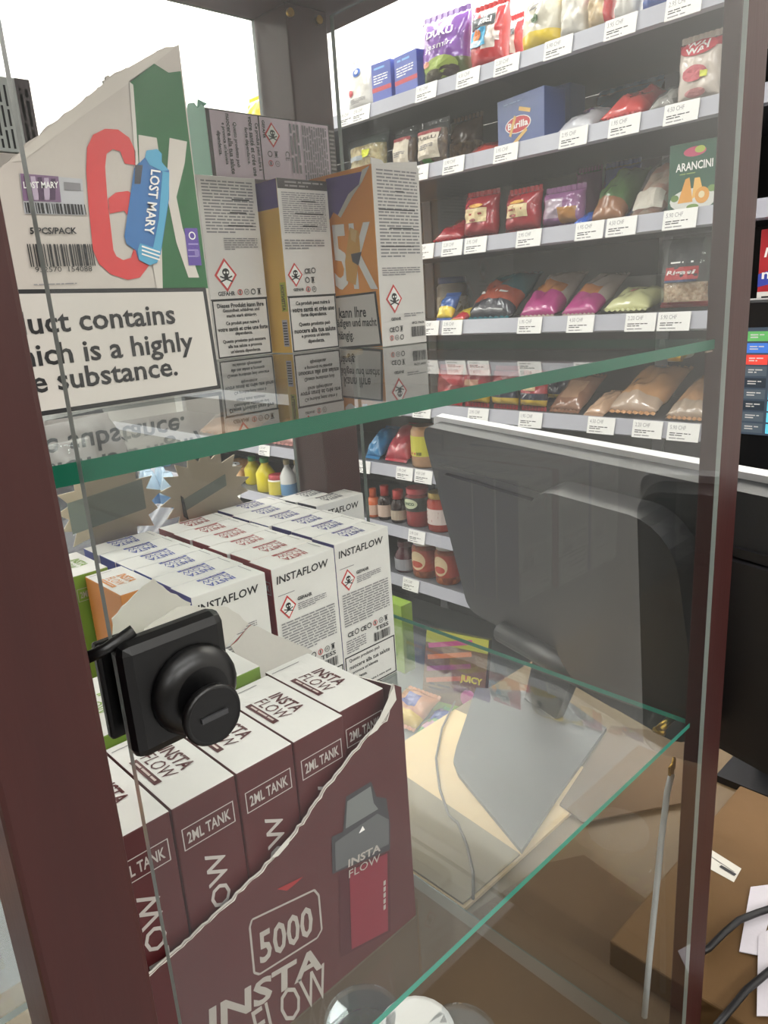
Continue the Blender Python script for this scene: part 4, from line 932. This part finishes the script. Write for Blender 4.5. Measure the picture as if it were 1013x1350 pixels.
# ---------------- shelf 4
NUT = speckle('c9b596', '9a8464', 60, key='nuts')
JR((564, 366, 604, 424), 3, 'clear jar with dark blue lid at the left behind small packets', mat('8f8373', .3), mat('22386f', .35), (.1, .55, speckle('d9d2c0', '9a8a66', 60, key='jar_food')), inset=.14, prof='jar')
LB_((566, 402, 590, 430), 3, 'small blue and yellow packet at the left end of the shelf', f_('3a5fa0'), ((0, .4, 0, 1, YEL),), L=.07, d=.03, inset=.0, tilt=-35, name='spice_packet')
LB_((586, 412, 606, 430), 3, 'small yellow and red packet lying beside the blue packet', f_('d8bf3c'), ((0, .35, 0, 1, REDF),), L=.08, d=.02, inset=.0, name='spice_packet')
def d_chick(p, w, h): p.lines(-w*.3, h*.30, w*.3, h*.42, 1, INK_W, last=1)
LB_((602, 386, 672, 430), 3, 'teal and orange bag with dark band lying on the shelf', f_('2f6a74'), ((0, .22, 0, 1, f_('3a3a44')), (.22, .62, 0, .55, f_('b0523c')), (.22, .5, .5, 1, f_('b0523c'))), d_chick, L=.18, d=.07, tilt=-55, name='bean_bag')
PNK = f_('b0387e')
LB_((674, 388, 730, 426), 3, 'pink-ended clear bag with orange food left of its twin', f_('b8a79c'), ((0, .38, 0, 1, PNK), (.38, .6, .1, .9, f_('c07a44'))), L=.18, d=.06, tilt=-58, name='snack_bag')
LB_((730, 392, 784, 424), 3, 'pink-ended clear bag with orange food right of its twin', f_('b3a39a'), ((0, .34, 0, 1, PNK), (.34, .5, .2, .8, f_('c07a44'))), L=.18, d=.05, tilt=-62, name='snack_bag')
LB_((784, 400, 856, 424), 3, 'pale yellow-green bag lying left of the tall black-labelled bag', f_('cfcf9a'), (), lambda p, w, h: (p.blob(0, h*.45, w*.10, h*.10, ink('b8605a')),), L=.12, d=.045, name='pastry_bag')
def d_rig(p, w, h):
    p.patch(-w*.26, h*.42, w*.36, h*.98, ink('1f2126')); p.patch(-w*.32, h*.40, w*.36, h*.58, ink('a82a30'), 2); p.text('Rigasi', -w*.28, h*.455, h*.08, INK_W, w*.6, .03, L=3, shear=.15)
    p.lines(-w*.2, h*.62, w*.26, h*.67, 1, INK_W, L=2, last=1); p.patch(-w*.30, h*.37, w*.34, h*.40, ink('2f3f66'), 2); p.patch(-w*.47, h*.0, w*.47, h*.05, ink('8e2730'), 2)
SB((858, 306, 934, 426), 3, 'tall clear bag of pale grains with black and red label', FILM, ((0, .09, 0, 1, f_('8e2730')),), d_rig, clear=True, fill=speckle('dcbf9c', 'b08a62', 140, key='grain'), fillh=.36, d=.07, lean=-1, name='grain_bag')
BX((790, 365, 862, 402), 3, 'low clear tray box standing at the back of the shelf', mat('6b6a6c', .3), inset=.2, d=.1, name='food_tray', cat='tray')
# ---------------- shelf 5
SB((568, 484, 604, 522), 4, 'plain red bag left of the yellow-bottomed bags', REDF, d=.05, name='coffee_bag')
for k, bx in enumerate(((602, 484, 640, 546), (640, 486, 678, 550), (677, 492, 716, 552))):
    SB(bx, 4, '%s of three red bags with black band and yellow bottom' % ('left', 'middle', 'right')[k], f_('9c2f38'), ((0, .22, 0, 1, f_('c9a83a')), (.22, .42, 0, 1, f_('23283a'))), lambda p, w, h: (p.patch(-w*.25, h*.5, w*.25, h*.68, ink('cbb08a')),), d=.05, name='coffee_bag')
SB((714, 486, 748, 548), 4, 'dark navy bag standing behind the tan wraps', f_('262c44'), ((0, .15, 0, 1, f_('c9a83a')),), d=.04, inset=.17, name='coffee_bag')
LB_((714, 520, 764, 556), 4, 'brown clear bag of biscuits left of the tan wraps', f_('8a6450'), ((.2, .7, .2, .8, f_('a8846a')),), L=.14, d=.04, tilt=-60, name='biscuit_bag')
LB_((790, 512, 868, 562), 4, 'top clear bag of tan flatbread in the pile', f_('c49468'), ((0, .2, 0, 1, f_('b8a08c')),), L=.20, d=.06, tilt=-66, name='bread_bag')
LB_((762, 530, 794, 562), 4, 'lower clear bag of flatbread at the left of the pile', f_('b8977c'), L=.12, d=.03, inset=.0, name='bread_bag')
LB_((868, 526, 935, 568), 4, 'clear bag of tan flatbread at the right next to the post', f_('b98d66'), ((0, .2, 0, 1, f_('a99684')),), L=.20, d=.05, tilt=-68, name='bread_bag')
# ---------------- shelf 6
LB_((474, 582, 496, 616), 5, 'blue packet lying right of the rear post', f_('3f86b8'), L=.12, d=.05, tilt=-50, name='sweets_bag')
LB_((498, 584, 534, 618), 5, 'glossy red bag of sweets between the blue packet and the jar', f_('b83a48'), L=.14, d=.07, tilt=-50, name='sweets_bag')
JR((531, 556, 566, 622), 5, 'glass jar of pale pickles with yellow label', mat('b98f6a', .15, noise=.3, scale=60), None, (.25, .68, ink('c9c244')), draw=lambda p, R, a, c: (p.rect(-.02, a + .005, .0, a + .012, ink('b8453c')), p.barcode(.004, a + .004, .022, a + .014, INK_K)))
BX((384, 574, 432, 606), 5, 'blue open tray of cakes just left of the rear post', mat('2c3c8c', .4), lambda p, w, h: (p.blob(0, h*.5, w*.09, h*.25, ink('c9a0b8')),), d=.12, name='cake_tray', cat='tray', inset=.0)
LB_((336, 568, 390, 600), 5, 'pink and brown pastry bag lying left of the blue tray', f_('b98a84'), ((.3, .6, .2, .7, f_('6a3a40')),), L=.14, d=.05, tilt=-60, name='pastry_bag')
LB_((250, 560, 330, 592), 5, 'brown pastry bag at the far left of the shelf', f_('a87a58'), L=.14, d=.05, tilt=-60, name='pastry_bag')
# ---------------- shelf 7
SAUCE = mat('2a1a18', .2, noise=.2)
JR((478, 646, 494, 696), 6, 'orange sauce bottle, leftmost right of the rear post', mat('d0683a', .3), mat('c9603a', .35), (.1, .45, ink('d9b8a4')), prof='bottle', name='sauce_bottle', cat='bottle', capname='cap', neck=.45, caph=.03)
JR((492, 642, 510, 698), 6, 'black sauce bottle with tall red cap', SAUCE, mat('b5342f', .35), (.1, .45, ink('c9b0a0')), prof='bottle', name='sauce_bottle', cat='bottle', capname='cap', neck=.5, caph=.035)
JR((509, 648, 528, 702), 6, 'black sauce bottle with flat red cap beside the red-lidded jar', SAUCE, mat('b5342f', .35), (.1, .4, ink('b0a08c')), prof='bottle', name='sauce_bottle', cat='bottle', capname='cap', neck=.6, caph=.03)
JR((525, 646, 556, 700), 6, 'round jar with red lid and dark label', mat('8a2a2a', .15), mat('b8383f', .35), (.42, .78, ink('262b26')), draw=lambda p, R, a, c: (p.cdisc(0, (a + c)/2 + .003, R*.72, (c - a)*.36, ink('cdd2b0'), 2), p.text('UNCO', 0, (a + c)/2 - .002, .010, ink('2a5a38'), R*.95, .03, al='c', L=3)))
JR((553, 652, 586, 706), 6, 'jar of red sauce with gold lid and white label', mat('9c3a2c', .15, noise=.2), mat('a88f4c', .35, .5), (.2, .6, ink('d3c3bc')), draw=lambda p, R, a, c: (p.lines(-R*.6, a + .006, R*.6, c - .004, 3, ink('9a3a3c')),))
LB_((274, 628, 314, 664), 6, 'clear plastic tray of cake at the left', speckle('d3a878', 'a87a4c', 60, key='cake'), L=.13, d=.06, tilt=-70, name='cake_pack', draw=lambda p, w, h: (p.blob(0, h*.4, w*.2, h*.16, INK_W), p.lines(-w*.12, h*.35, w*.12, h*.45, 1, INK_K, L=2, last=1)))
LEM = mat('e0cf2e', .3, noise=.08)
for k, bx in enumerate(((316, 604, 333, 668), (331, 606, 350, 672))):
    JR(bx, 6, '%s yellow lemon juice bottle with green cap' % ('rear', 'front')[k], LEM, mat('3d8a4a', .4), None, prof='bottle', name='lemon_bottle', cat='bottle', capname='cap', inset=.06 - .05*k, neck=.4, caph=.02)
JR((347, 628, 365, 668), 6, 'small tub with red lid and yellow label', mat('d9d3c4', .3), mat('b8454c', .35), (.08, .72, ink('cfc04a')), name='tub', cat='tub', inset=.0)
for k, bx in enumerate(((364, 608, 380, 668), (378, 608, 393, 666), (392, 612, 408, 668))):
    JR(bx, 6, '%s white dressing bottle with gold cap' % ('left', 'middle', 'right')[k], mat('e4e3df', .25), mat('b5a987', .35, .4), (.05, .35, ink('6a94b8')), prof='bottle', name='dressing_bottle', cat='bottle', capname='cap', inset=.02 + .06*(k == 1), neck=.35, caph=.02)
for k, px in enumerate((409, 421)):
    X, Y, W, H_ = spot(px - 5, 614, px + 5, 668, 6, .02); t = thing('lollipop', '%s red lollipop on white stick by the rear post' % ('left', 'right')[k], 'sweet', group='lollipops')
    b = MB(); b.lathe([(.0015, 0), (.0015, H_ * .7)], INK_W, 8); b.build('stick', t); b = MB(); b.lathe([(.004, H_*.66), (.012, H_*.72), (.015, H_*.82), (.012, H_*.94), (.003, H_)], mat('a8283c', .2), 14); b.build('candy', t); settle(t, X, Y, ztop(6), 0, 0, R_W)
# ---------------- shelf 8
JR((512, 716, 538, 772), 7, 'dark bottle with grey label left of the vegetable jars', mat('4a1f28', .2), mat('5a2a30', .3), (.08, .45, ink('98989c')), prof='bottle', name='bottle', cat='bottle', capname='cap', neck=.6)
def d_veg(p, R, a, c): p.cdisc(0, (a+c)/2, R*.7, (c-a)*.45, ink('d8c09a'), 2); p.cdisc(0, (a+c)/2 - .012, R*.5, (c-a)*.16, ink('b0402f'), 3)
VEG = speckle('b0602f', '7a3a22', 60, key='pickled'); 
JR((533, 714, 567, 776), 7, 'left of two jars of orange vegetables with pale lid', VEG, mat('cfc9be', .4), (.2, .75, ink('a8432f')), draw=d_veg)
JR((564, 718, 596, 780), 7, 'right of two jars of orange vegetables with pale lid', VEG, mat('cfc9be', .4), (.2, .75, ink('a8432f')), draw=d_veg)

# ---------------------------------------------------------------- sweets in front of the base of the shelving
ZD = .17
def deck_px(p): v = onz(p, ZD); return v
sb = thing('sweets_box', 'open display box of sweets with colourful lid leaning back', 'box', group='sweets on the low deck')
Wb_, Hb_ = .20, .24
b = MB(); b.box(-Wb_/2, Wb_/2, -.012, .012, 0, Hb_, mat('4a4a22', .4), {'l': mat('2c2327', .5), 'r': mat('2c2327', .5)}); b.build('lid', sb, bevel=.002)
p = Pr(plane_y(-.012)); p.rect(-.1, 0, .1, .03, ink('7a9a3a'), 1); p.rect(-.1, .2, .1, .24, ink('a9a83a'), 1); p.rect(-.1, .03, .1, .2, ink('6a4a2c'), 1)
for a in range(5): p.bar(-.09, .19 - a*.035, .05, .225 - a*.035, .014, ink(('b83a7c', 'c8703a', '8a3a6a', 'b8603a', '5a3a2a')[a]), 2)
p.text('JUICY', .02, .10, .026, ink('d8c83a'), .07, .04, L=3); p.lines(-.08, .06, -.01, .085, 2, ink('2a2020')); p.disc(.05, .06, .025, .025, ink('b85a8a'), 16, 2); p.build('print', sb)
v = onx((582, 845), 1.34); settle(sb, 1.43, v.y + .05, ZD, math.radians(-14), 0, R_W + .25)
def lowbag(pts, label, col, bands=(), L=.14, w=.12, d=.05, X=1.30, tilt=-55, turn=0, z=ZD):
    v = onx(pts, X); t = bag('sweets_bag', label, 'bag', w, L, d, f_(col), bands, lump=.2, fat=1, group='sweets on the low deck'); return settle(t, X, v.y, z, math.radians(tilt), 0, R_W + turn)
t = carton('sweets_carton', 'lime green carton behind the leaning sweets box', 'carton', .12, .24, .05, mat('8aa83a', .4), None, None, 'sweets on the low deck'); v = onx((522, 840), 1.54); settle(t, 1.54, v.y, ZD, 0, 0, R_W)
lowbag((520, 852), 'multi-coloured sweets bag with orange dots', 'c98a6a', ((.4, .8, .3, .7, f_('5a5aa0')), (0, .3, 0, 1, f_('d8b04a'))), w=.13, X=1.28, turn=.1, L=.12, tilt=-72)
lowbag((556, 862), 'green striped sweets bag with blue end', '5a8a5a', ((.5, 1, 0, 1, f_('3a4a90')), (.2, .4, 0, 1, f_('b88aa0'))), w=.10, X=1.255, L=.12, tilt=-75)
lowbag((600, 895), 'shiny purple sweets bag near the counter corner', '8a2a6a', ((.6, 1, .3, .8, f_('6f8a3a')),), w=.10, X=1.25, L=.13, tilt=-72)
lowbag((640, 920), 'clear and red sweets bag right of the purple one', '9a6a6c', ((.3, .7, .2, .8, f_('bfb3ae')),), w=.09, X=1.24, L=.12, tilt=-74)

# ================================================================ TILL: monitor seen from behind, and a touch screen
def dep(p, d): return ray(p) / F_PX * d + E_
a_ = dep((566, 545), .95); b_ = dep((985, 645), .57)
e1 = Vector((b_.x - a_.x, b_.y - a_.y, 0)); e1.normalize()
ang = math.atan2(e1.y, e1.x)
# local frame: x along the screen (left end -> right), +y towards the cashier, z up the screen
MW, MH = .60, .290
mt = thing('till_monitor', 'large black till monitor with white front bezel seen from behind', 'monitor', (0, 0, 0))
org = Vector((a_.x, a_.y, ZC + .012)); mt.location = org; mt.rotation_euler = (0, 0, ang)
TI = math.radians(13); HT = a_.z - org.z - .004      # top of the screen over the base
def tl(x, y, z):                                # point of the tilted panel: z measured up the panel from its lower edge
    c, s_ = math.cos(TI), math.sin(TI); z0 = HT - MH * c; yy = y; zz = z
    return (x, (MH - zz) * s_ + yy * c, z0 + zz * c + yy * s_)
SHELL = mat('27282a', .45, noise=.08, scale=20, bump=.04, bscale=500); SHELL2 = mat('1b1b1d', .4, noise=.1); BEZ = mat('d9d9db', .35, noise=.03)
def rrect(x0, x1, z0, z1, r, n=6):
    pts = []
    for cx, cz, a0 in ((x1 - r, z0 + r, -90), (x1 - r, z1 - r, 0), (x0 + r, z1 - r, 90), (x0 + r, z0 + r, 180)):
        for k in range(n + 1): a = math.radians(a0 + 90 * k / n); pts.append((cx + r * math.cos(a), cz + r * math.sin(a)))
    return pts
def panel(pts, y0, y1, m, name, parent=mt, bevel=0, side=None):
    b = MB(); A = [Vector(tl(x, y0, z)) for x, z in pts]; B_ = [Vector(tl(x, y1, z)) for x, z in pts]; n = len(A)
    b.face(A, m); b.face(B_[::-1], m)
    for i in range(n): j = (i + 1) % n; b.face([A[j], A[i], B_[i], B_[j]], side or m)
    o = b.build(name, parent, fixn=True)
    if bevel:
        md = o.modifiers.new('bevel', 'BEVEL'); md.width = bevel; md.segments = 3; md.limit_method = 'ANGLE'; md.angle_limit = math.radians(50)
    return o
panel(rrect(0, MW, 0, MH, .012), .004, .014, BEZ, 'front_bezel')
panel(rrect(.012, MW - .012, .012, MH - .012, .004), .0141, .0146, BLACK, 'screen_glass')
panel(rrect(.002, MW - .002, .004, MH - .006, .020), -.016, .0038, SHELL, 'rear_shell', bevel=.005)
panel([(.025, MH - .055), (MW - .02, MH - .055), (MW - .02, MH - .063), (.025, MH - .063)], -.019, -.0155, SHELL2, 'vent_ridge')
panel(rrect(.028, MW - .03, .02, MH - .066, .012), -.022, -.0155, mat('222123', .45, noise=.08, scale=20), 'rear_cover', bevel=.004)
panel(rrect(.235, .42, .02, MH - .030, .045), -.050, -.0215, SHELL2, 'stand_housing', bevel=.010)
# stand and base plate on the counter
hinge = Vector(tl(.24, -.03, .06)); 
b = MB(); b.tube([tl(.10, -.030, .016), tl(.30, -.030, .016)], .014, SHELL2, 14); b.build('hinge_bar', mt)
bp_px = [(628, 907), (602, 985), (598, 1003), (604, 1020), (688, 1122), (742, 1040), (800, 960), (735, 915)]
Rm = Matrix.Rotation(-ang, 3, 'Z')
pts = [onz(q, ZC + .010) for q in bp_px]
for q in pts: q.x = max(q.x, XR + .018)
pts = [Rm @ (q - org) for q in pts]
b = MB(); b.prism([(q.x, q.y, -.0066) for q in pts], (0, 0, .0056), mat('3d3e40', .45, noise=.05)); b.build('base_plate', mt, bevel=.002)
q1 = Rm @ (onz((712, 935), ZC + .010) - org); q0 = Vector(tl(.20, -.028, .02))
b = MB(); b.prism([(q1.x - .035, q1.y, -.001), (q1.x + .035, q1.y, -.001), (q0.x + .035, q0.y, q0.z), (q0.x - .035, q0.y, q0.z)], (0, .014, 0), mat('151517', .5)); b.build('stand_neck', mt, bevel=.002)
# touch screen further right
tt = thing('touch_screen', 'black touch screen with coloured till buttons at the right edge', 'screen', (.80, .23, ZC + .0))
S0 = onx((984, 432), .86); S1 = onx((984, 572), .86)
hS = S0.z - S1.z; wS = hS * 1.35
yc = S0.y
b = MB(); b.box(.86, .885, yc - wS - .02, yc + .014, S1.z - .05, S0.z + .03, BLACK); b.build('casing', tt, tt.location, bevel=.004)
SCR = emit('screen_dark', (.05, .07, .10), .6)
b = MB(); b.box(.8588, .8598, yc - wS, yc, S1.z, S0.z, SCR); so_ = b.build('display', tt, tt.location)
p = Pr(lambda a, c, l: (.8588 - l, yc - a, S1.z + c))
EM = {k: emit('button_' + k, lin(v), 1.0) for k, v in dict(red='d8453a', blue='3f6fc0', cyan='5fc0d8', green='5aa05a', grey='4a545c', dark='2a323a').items()}
for i, k in enumerate(('grey', 'grey', 'dark', 'grey', 'dark', 'grey', 'red', 'blue', 'green')):
    for j in range(6): p.rect(.003 + j * wS/6.2, hS * (.02 + i*.107), .003 + (j + .88) * wS/6.2, hS * (.02 + i*.107 + .09), EM['cyan' if (i < 4 and j) else k], 1)
    p.lines(.006, hS * (.045 + i*.107), .003 + wS/6.2*.7, hS * (.09 + i*.107), 2, INK_W, L=2)
p.build('buttons', so_, tt.location)
b = MB(); b.box(.865, .885, yc - wS*.6, yc - wS*.3, ZC + .010, S1.z - .05, BLACK); b.build('stand_leg', tt, tt.location)
b = MB(); b.box(.82, .94, yc - wS*.8, yc - wS*.1, ZC + .0005, ZC + .0095, BLACK); b.build('stand_foot', tt, tt.location)
# red pack on the shelving beyond the post
def d_pack(p, w, h):
    p.patch(-w*.5, 0, w*.5, h*.24, ink('dcdad4')); p.lines(-w*.4, h*.04, w*.4, h*.20, 3, INK_K, L=2); p.poly([(-w*.5, h*.30), (w*.5, h*.42), (w*.5, h*.62), (-w*.5, h*.46)], ink('2f3fa0'), 1); p.text('ng', -w*.42, h*.36, h*.12, INK_W, w*.36, .02, L=2); p.text('mo', -w*.40, h*.66, h*.12, INK_W, w*.5, .02, L=2, shear=.2)
BX((996, 300, 1060, 428), 3, 'red pack with blue and white bands beyond the right post', mat('a8242c', .35), d_pack, d=.05, name='red_pack', inset=.0)

# ================================================================ AROUND THE CASE
# starburst price cards taped to the rear pane, seen from behind
def star(px, label, n, r0, r1, tape):
    c = ony(px, YB - .0009); t = thing('starburst_card', label, 'card', c, group='starburst cards on the rear pane')
    CD = board('e2d3ba'); pts = []
    for k in range(2 * n):
        a = math.pi * k / n + .1; r = (r1 if k % 2 else r0) * random.uniform(.94, 1.05); pts.append((r * 1.25 * math.cos(a), 0, r * math.sin(a)))
    b = MB(); b.prism(pts, (0, .0008, 0), CD); b.build('card', t)
    b = MB(); x0, z0, x1, z1, rt = tape; q = [(x0, z0), (x1, z0 + rt), (x1, z1 + rt), (x0, z1)]
    b.prism([(x, -.0004, z) for x, z in q], (0, .0003, 0), mat('9aa39a', .5)); b.build('tape', t)
    return t
star((146, 668), 'left starburst cardboard card with wide grey tape behind the boxes', 15, .034, .026, (-.032, -.014, .028, .010, .006))
tt2 = star((272, 648), 'right starburst cardboard card with slanted grey tape strip', 18, .036, .027, (-.022, -.012, .020, -.002, .013))
b = MB(); b.prism([(-.024, -.0006, -.016), (-.020, -.0006, -.020), (-.022, -.0006, .000), (-.024, -.0006, .002)], (0, .0002, 0), INK_K); b.build('marker_stroke', tt2)
# low table behind the case with cups and bottles
ZQ = EYE - .46
qt = thing('side_table', 'dark low table behind the display case with cups and bottles', 'table', (.75, 1.5, 0))
b = MB(); b.box(.30, .90, 1.15, 1.95, ZQ - .03, ZQ, metalpaint('4a4a4e')); b.build('tabletop', qt, qt.location, bevel=.003)
for x, y in ((.34, 1.19), (.86, 1.19), (.34, 1.91), (.86, 1.91)):
    b = MB(); b.box(x - .02, x + .02, y - .02, y + .02, 0, ZQ - .03, DARK); b.build('leg', qt, qt.location)
for k, px in enumerate(((208, 690), (222, 686), (232, 692), (242, 690))):
    v = onz((px[0], px[1] + 10), ZQ); t = roundpack('water_bottle', '%s small water bottle with pale blue cap behind the boxes' % ('leftmost', 'second', 'third', 'rightmost')[k], 'bottle', bottle_prof(.022, .17, .4, .02), mat('a8c0d2', .15, noise=.1), .15, mat('7fa6cc', .35), (.05, .09, ink('6a94c0')), 'water bottles on the low table', None, 'cap'); settle(t, v.x, v.y + .07 * (k % 2), ZQ)
v = onz((190, 722), ZQ); t = roundpack('plastic_cup', 'grey plastic cup lying on its side behind the boxes', 'cup', [(.028, 0), (.030, .01), (.040, .10), (.041, .104)], mat('66686e', .25), .2, None); settle(t, v.x - .05, v.y - .10, ZQ, 0, math.radians(72), math.radians(35))
v = onz((150, 742), ZQ); t = bag('cloth_bag', 'pink bag lying on the low table behind the boxes', 'bag', .20, .16, .08, mat('b8707e', .6, bump=.3), lump=.2, fat=1); settle(t, v.x - .16, v.y + .02, ZQ, math.radians(-80), 0, .4)
v = onz((128, 722), ZQ); t = bag('cloth_bag', 'dark grey bag behind the left starburst card', 'bag', .30, .22, .14, mat('3c3c40', .6, bump=.3), lump=.2, fat=1); settle(t, v.x + .16, v.y + .34, ZQ, math.radians(-20), 0, .4)
v = onz((222, 655), ZQ); t = bag('clear_bag', 'crumpled clear plastic bag in front of the water bottles', 'bag', .16, .22, .08, FILM, lump=.3, fat=.9); settle(t, v.x - .34, v.y - .30, ZQ, math.radians(-10), 0, .2)
# paper on the left shelf
v = onx((168, 640), XW - .02)
t = thing('price_sheet', 'white printed sheet hanging from the shelf behind the left card', 'paper', v); b = MB(); b.box(-.001, 0, -.11, .11, -.06, .09, ink('dfe3e8')); b.build('sheet', t); p = Pr(lambda a, c_, l: (-.001 - l, -a, c_)); p.lines(-.09, -.05, .09, .08, 9, INK_G); p.build('print', t)
# things on the floor of the case
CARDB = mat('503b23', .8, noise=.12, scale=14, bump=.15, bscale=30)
def sheet(label, px, z, th, m=CARDB, name='cardboard_sheet', cat='cardboard', draw=None):
    pts = [onz(q, z) for q in px]; c = sum(pts, Vector()) / len(pts); c.z = z
    t = thing(name, label, cat, c); b = MB(); b.prism([(q.x - c.x, q.y - c.y, 0) for q in pts], (0, 0, th), m); b.build('board', t)
    if draw: draw(t, c)
    return t
def flat(label, pts, z, th, m):
    c = Vector((sum(q[0] for q in pts) / len(pts), sum(q[1] for q in pts) / len(pts), z))
    t = thing('cardboard_sheet', label, 'cardboard', c); b = MB(); b.prism([(q[0] - c.x, q[1] - c.y, 0) for q in pts], (0, 0, th), m); b.build('board', t)
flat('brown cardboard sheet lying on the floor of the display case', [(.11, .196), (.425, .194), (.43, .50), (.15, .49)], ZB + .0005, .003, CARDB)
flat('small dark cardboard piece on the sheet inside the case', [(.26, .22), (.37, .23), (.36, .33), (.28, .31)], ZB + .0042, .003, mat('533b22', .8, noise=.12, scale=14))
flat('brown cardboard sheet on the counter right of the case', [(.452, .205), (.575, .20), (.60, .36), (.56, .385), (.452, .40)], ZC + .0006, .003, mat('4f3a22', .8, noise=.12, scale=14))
sheet('brown cardboard piece on the added beige board beside the till base', [(806, 958), (905, 970), (900, 1060), (770, 1085), (738, 1062)], ZC + .0050, .002, mat('4f3a22', .8, noise=.12, scale=14), 'cardboard_sheet')
flat('beige board added for the lit part of the counter under the till base', [(.455, .408), (.735, .408), (.735, .662), (.455, .662)], ZC + .0006, .0040, COUNTER_LIT)  # board added to carry the lit wedge of the counter
flat('grey-beige sheet added for the darker counter area behind the brown sheet', [(.457, .412), (.552, .410), (.568, .60), (.457, .61)], ZC + .0050, .002, mat('7d705c', .8, noise=.08, scale=14))  # sheet added for the darker area of the counter
for k, (px, m_) in enumerate((((478, 1338), None), ((548, 1356), 'lid'), ((606, 1366), None))):
    v = onz(px, ZB + .05); t = thing('candy_tub', '%s round clear tub of sweets at the bottom of the case' % ('leftmost', 'white-lidded', 'rightmost')[k], 'tub', (v.x, v.y, ZB + .0004), group='round tubs at the bottom of the case')
    b = MB(); b.lathe([(.026, 0), (.027, .002), (.029, .040), (.029, .042)], PLASTIC, 22); b.build('tub_wall', t)
    b = MB(); b.lathe([(.024, .003), (.025, .010), (.026, .026), (.016, .031)], speckle('b8433c', 'd8b84a', 90, key='sweets'), 18); b.build('contents', t)
    b = MB(); b.lathe([(.0303, .040), (.0306, .044), (.030, .047), (.026, .0475)], INK_W if m_ else PLASTIC, 24); b.build('lid', t)
# white cable down the right front corner, brass hook
cb = thing('white_cable', 'white flat cable hanging from a brass hook inside the right corner', 'cable', (.43, .2, ZL - .03))
pts = [ony(q, .203) for q in ((886, 1020), (880, 1045), (872, 1110), (864, 1190), (857, 1260), (850, 1340))]
b = MB(); b.tube([tuple(q - cb.location) for q in pts], .0024, mat('c9cfd0', .4), 8); b.build('cord', cb)
b = MB()
for k in range(4): b.tube([tuple(pts[0] - cb.location + Vector((-.004, .0, .001 + k*.0018))), tuple(pts[0] - cb.location + Vector((.004, 0, .003 + k*.0018)))], .0011, BRASS, 8)
b.tube([tuple(pts[0] - cb.location), tuple(pts[0] - cb.location + Vector((.003, 0, .012)))], .0014, BRASS, 8); b.build('brass_hook', cb)
# thin grey cable lying behind the glass, over the counter
t = thing('thin_cable', 'thin dark cable curving over the counter behind the case', 'cable', (.5, .45, ZC)); base = t.location
pts = [onz(q, ZC + .0092) for q in ((600, 925), (583, 960), (575, 1000), (580, 1040), (592, 1075), (604, 1085), (616, 1115), (624, 1150), (624, 1185))]
b = MB(); b.tube([tuple(q - base) for q in pts], .0016, mat('4a443e', .5), 8); b.build('cord', t)
# cardboard box, papers and cables right of the case
v = [onz(q, ZC + .0) for q in ((925, 1180), (1060, 1180))]
kb = thing('cardboard_box', 'brown cardboard box with printed label right of the case', 'box', (.66, .05, ZC + .0004))
b = MB(); b.box(-.165, .13, -.10, .22, 0, .030, mat('5d421f', .8, noise=.1, scale=20, bump=.1, bscale=40)); b.build('carton', kb, bevel=.002)
kz = ZC + .031; gk = lambda q: (lambda v: (v.x - kb.location.x, v.y - kb.location.y))(onz(q, kz))
p = Pr(lambda a, c, l: (a, c, .030 + l + .0003)); p.poly([gk(q) for q in ((930, 1142), (938, 1120), (978, 1145), (968, 1163))], ink('d3cfc4'), 1)
for i in range(4): p.bar(*gk((936 + i*3, 1128 + i*2)), *gk((960 + i*3, 1144 + i*2)), .0008, INK_G, 2)
p.bar(*gk((950, 1142)), *gk((970, 1154)), .004, INK_K, 3); p.build('label', kb)
for k, px in enumerate((((990, 1170), (1030, 1165), (1000, 1260), (975, 1255)), ((1000, 1235), (1040, 1210), (1040, 1340), (998, 1340)))):
    sheet('%s crumpled white paper on the cardboard box at the right' % ('upper', 'lower')[k], px, kz + .001 + .001*k, .0008, board('cfc9cf'), 'paper', 'paper')
for k, px in enumerate((((920, 1258), (935, 1250), (955, 1230), (975, 1213), (1000, 1203), (1040, 1190)), ((935, 1365), (960, 1335), (985, 1305), (1015, 1280), (1050, 1265)))):
    t = thing('black_cable', '%s thick black cable lying on the brown box at the right' % ('upper', 'lower')[k], 'cable', kb.location); pts = [onz(q, kz + .006) for q in px]
    b = MB(); b.tube([tuple(q - t.location) for q in pts], .0030, mat('151416', .45), 10); b.build('cord', t)
# goods in the neighbouring case at the lower left
for k, (px, col, c2, lab) in enumerate((((2, 1190), 'd8703a', 'e0b83c', 'orange and yellow sweets packet left of the door stile'), ((4, 1216), 'c95a72', 'd8c03c', 'pink sweets packet below the orange one'))):
    v = ony((px[0], px[1]), .33); t = carton('sweets_packet', lab, 'packet', .05, .014, .04, mat(col, .35), lambda p, w, h: (p.patch(-w*.5, h*.6, w*.5, h, ink(c2)), p.lines(w*.1, h*.1, w*.45, h*.5, 1, INK_K, last=1)), group='sweets in the neighbouring case'); t.location = (.02 + .004*k, .352, ZB + .0004 + (ony((0, 1222), .33).z - .0085 - ZB) - .0003 + .0146 * (1 - k))
zz = ony((0, 1222), .33).z - .0085
cs = thing('acrylic_stand', 'clear acrylic stand carrying the sweets packets left of the door stile', 'stand', (0, .33, ZB + .0004)); hz_ = zz - ZB - .0004
b = MB(); b.box(-.045, .085, -.04, .08, hz_ - .004, hz_ - .0005, PLASTIC, {k: EDGE_W for k in 'lrfb'}); b.build('top_plate', cs)
for x in (-.045, .081): b = MB(); b.box(x, x + .004, -.04, .08, 0, hz_ - .0042, PLASTIC, {k: EDGE_W for k in 'fb'}); b.build('side_plate', cs)
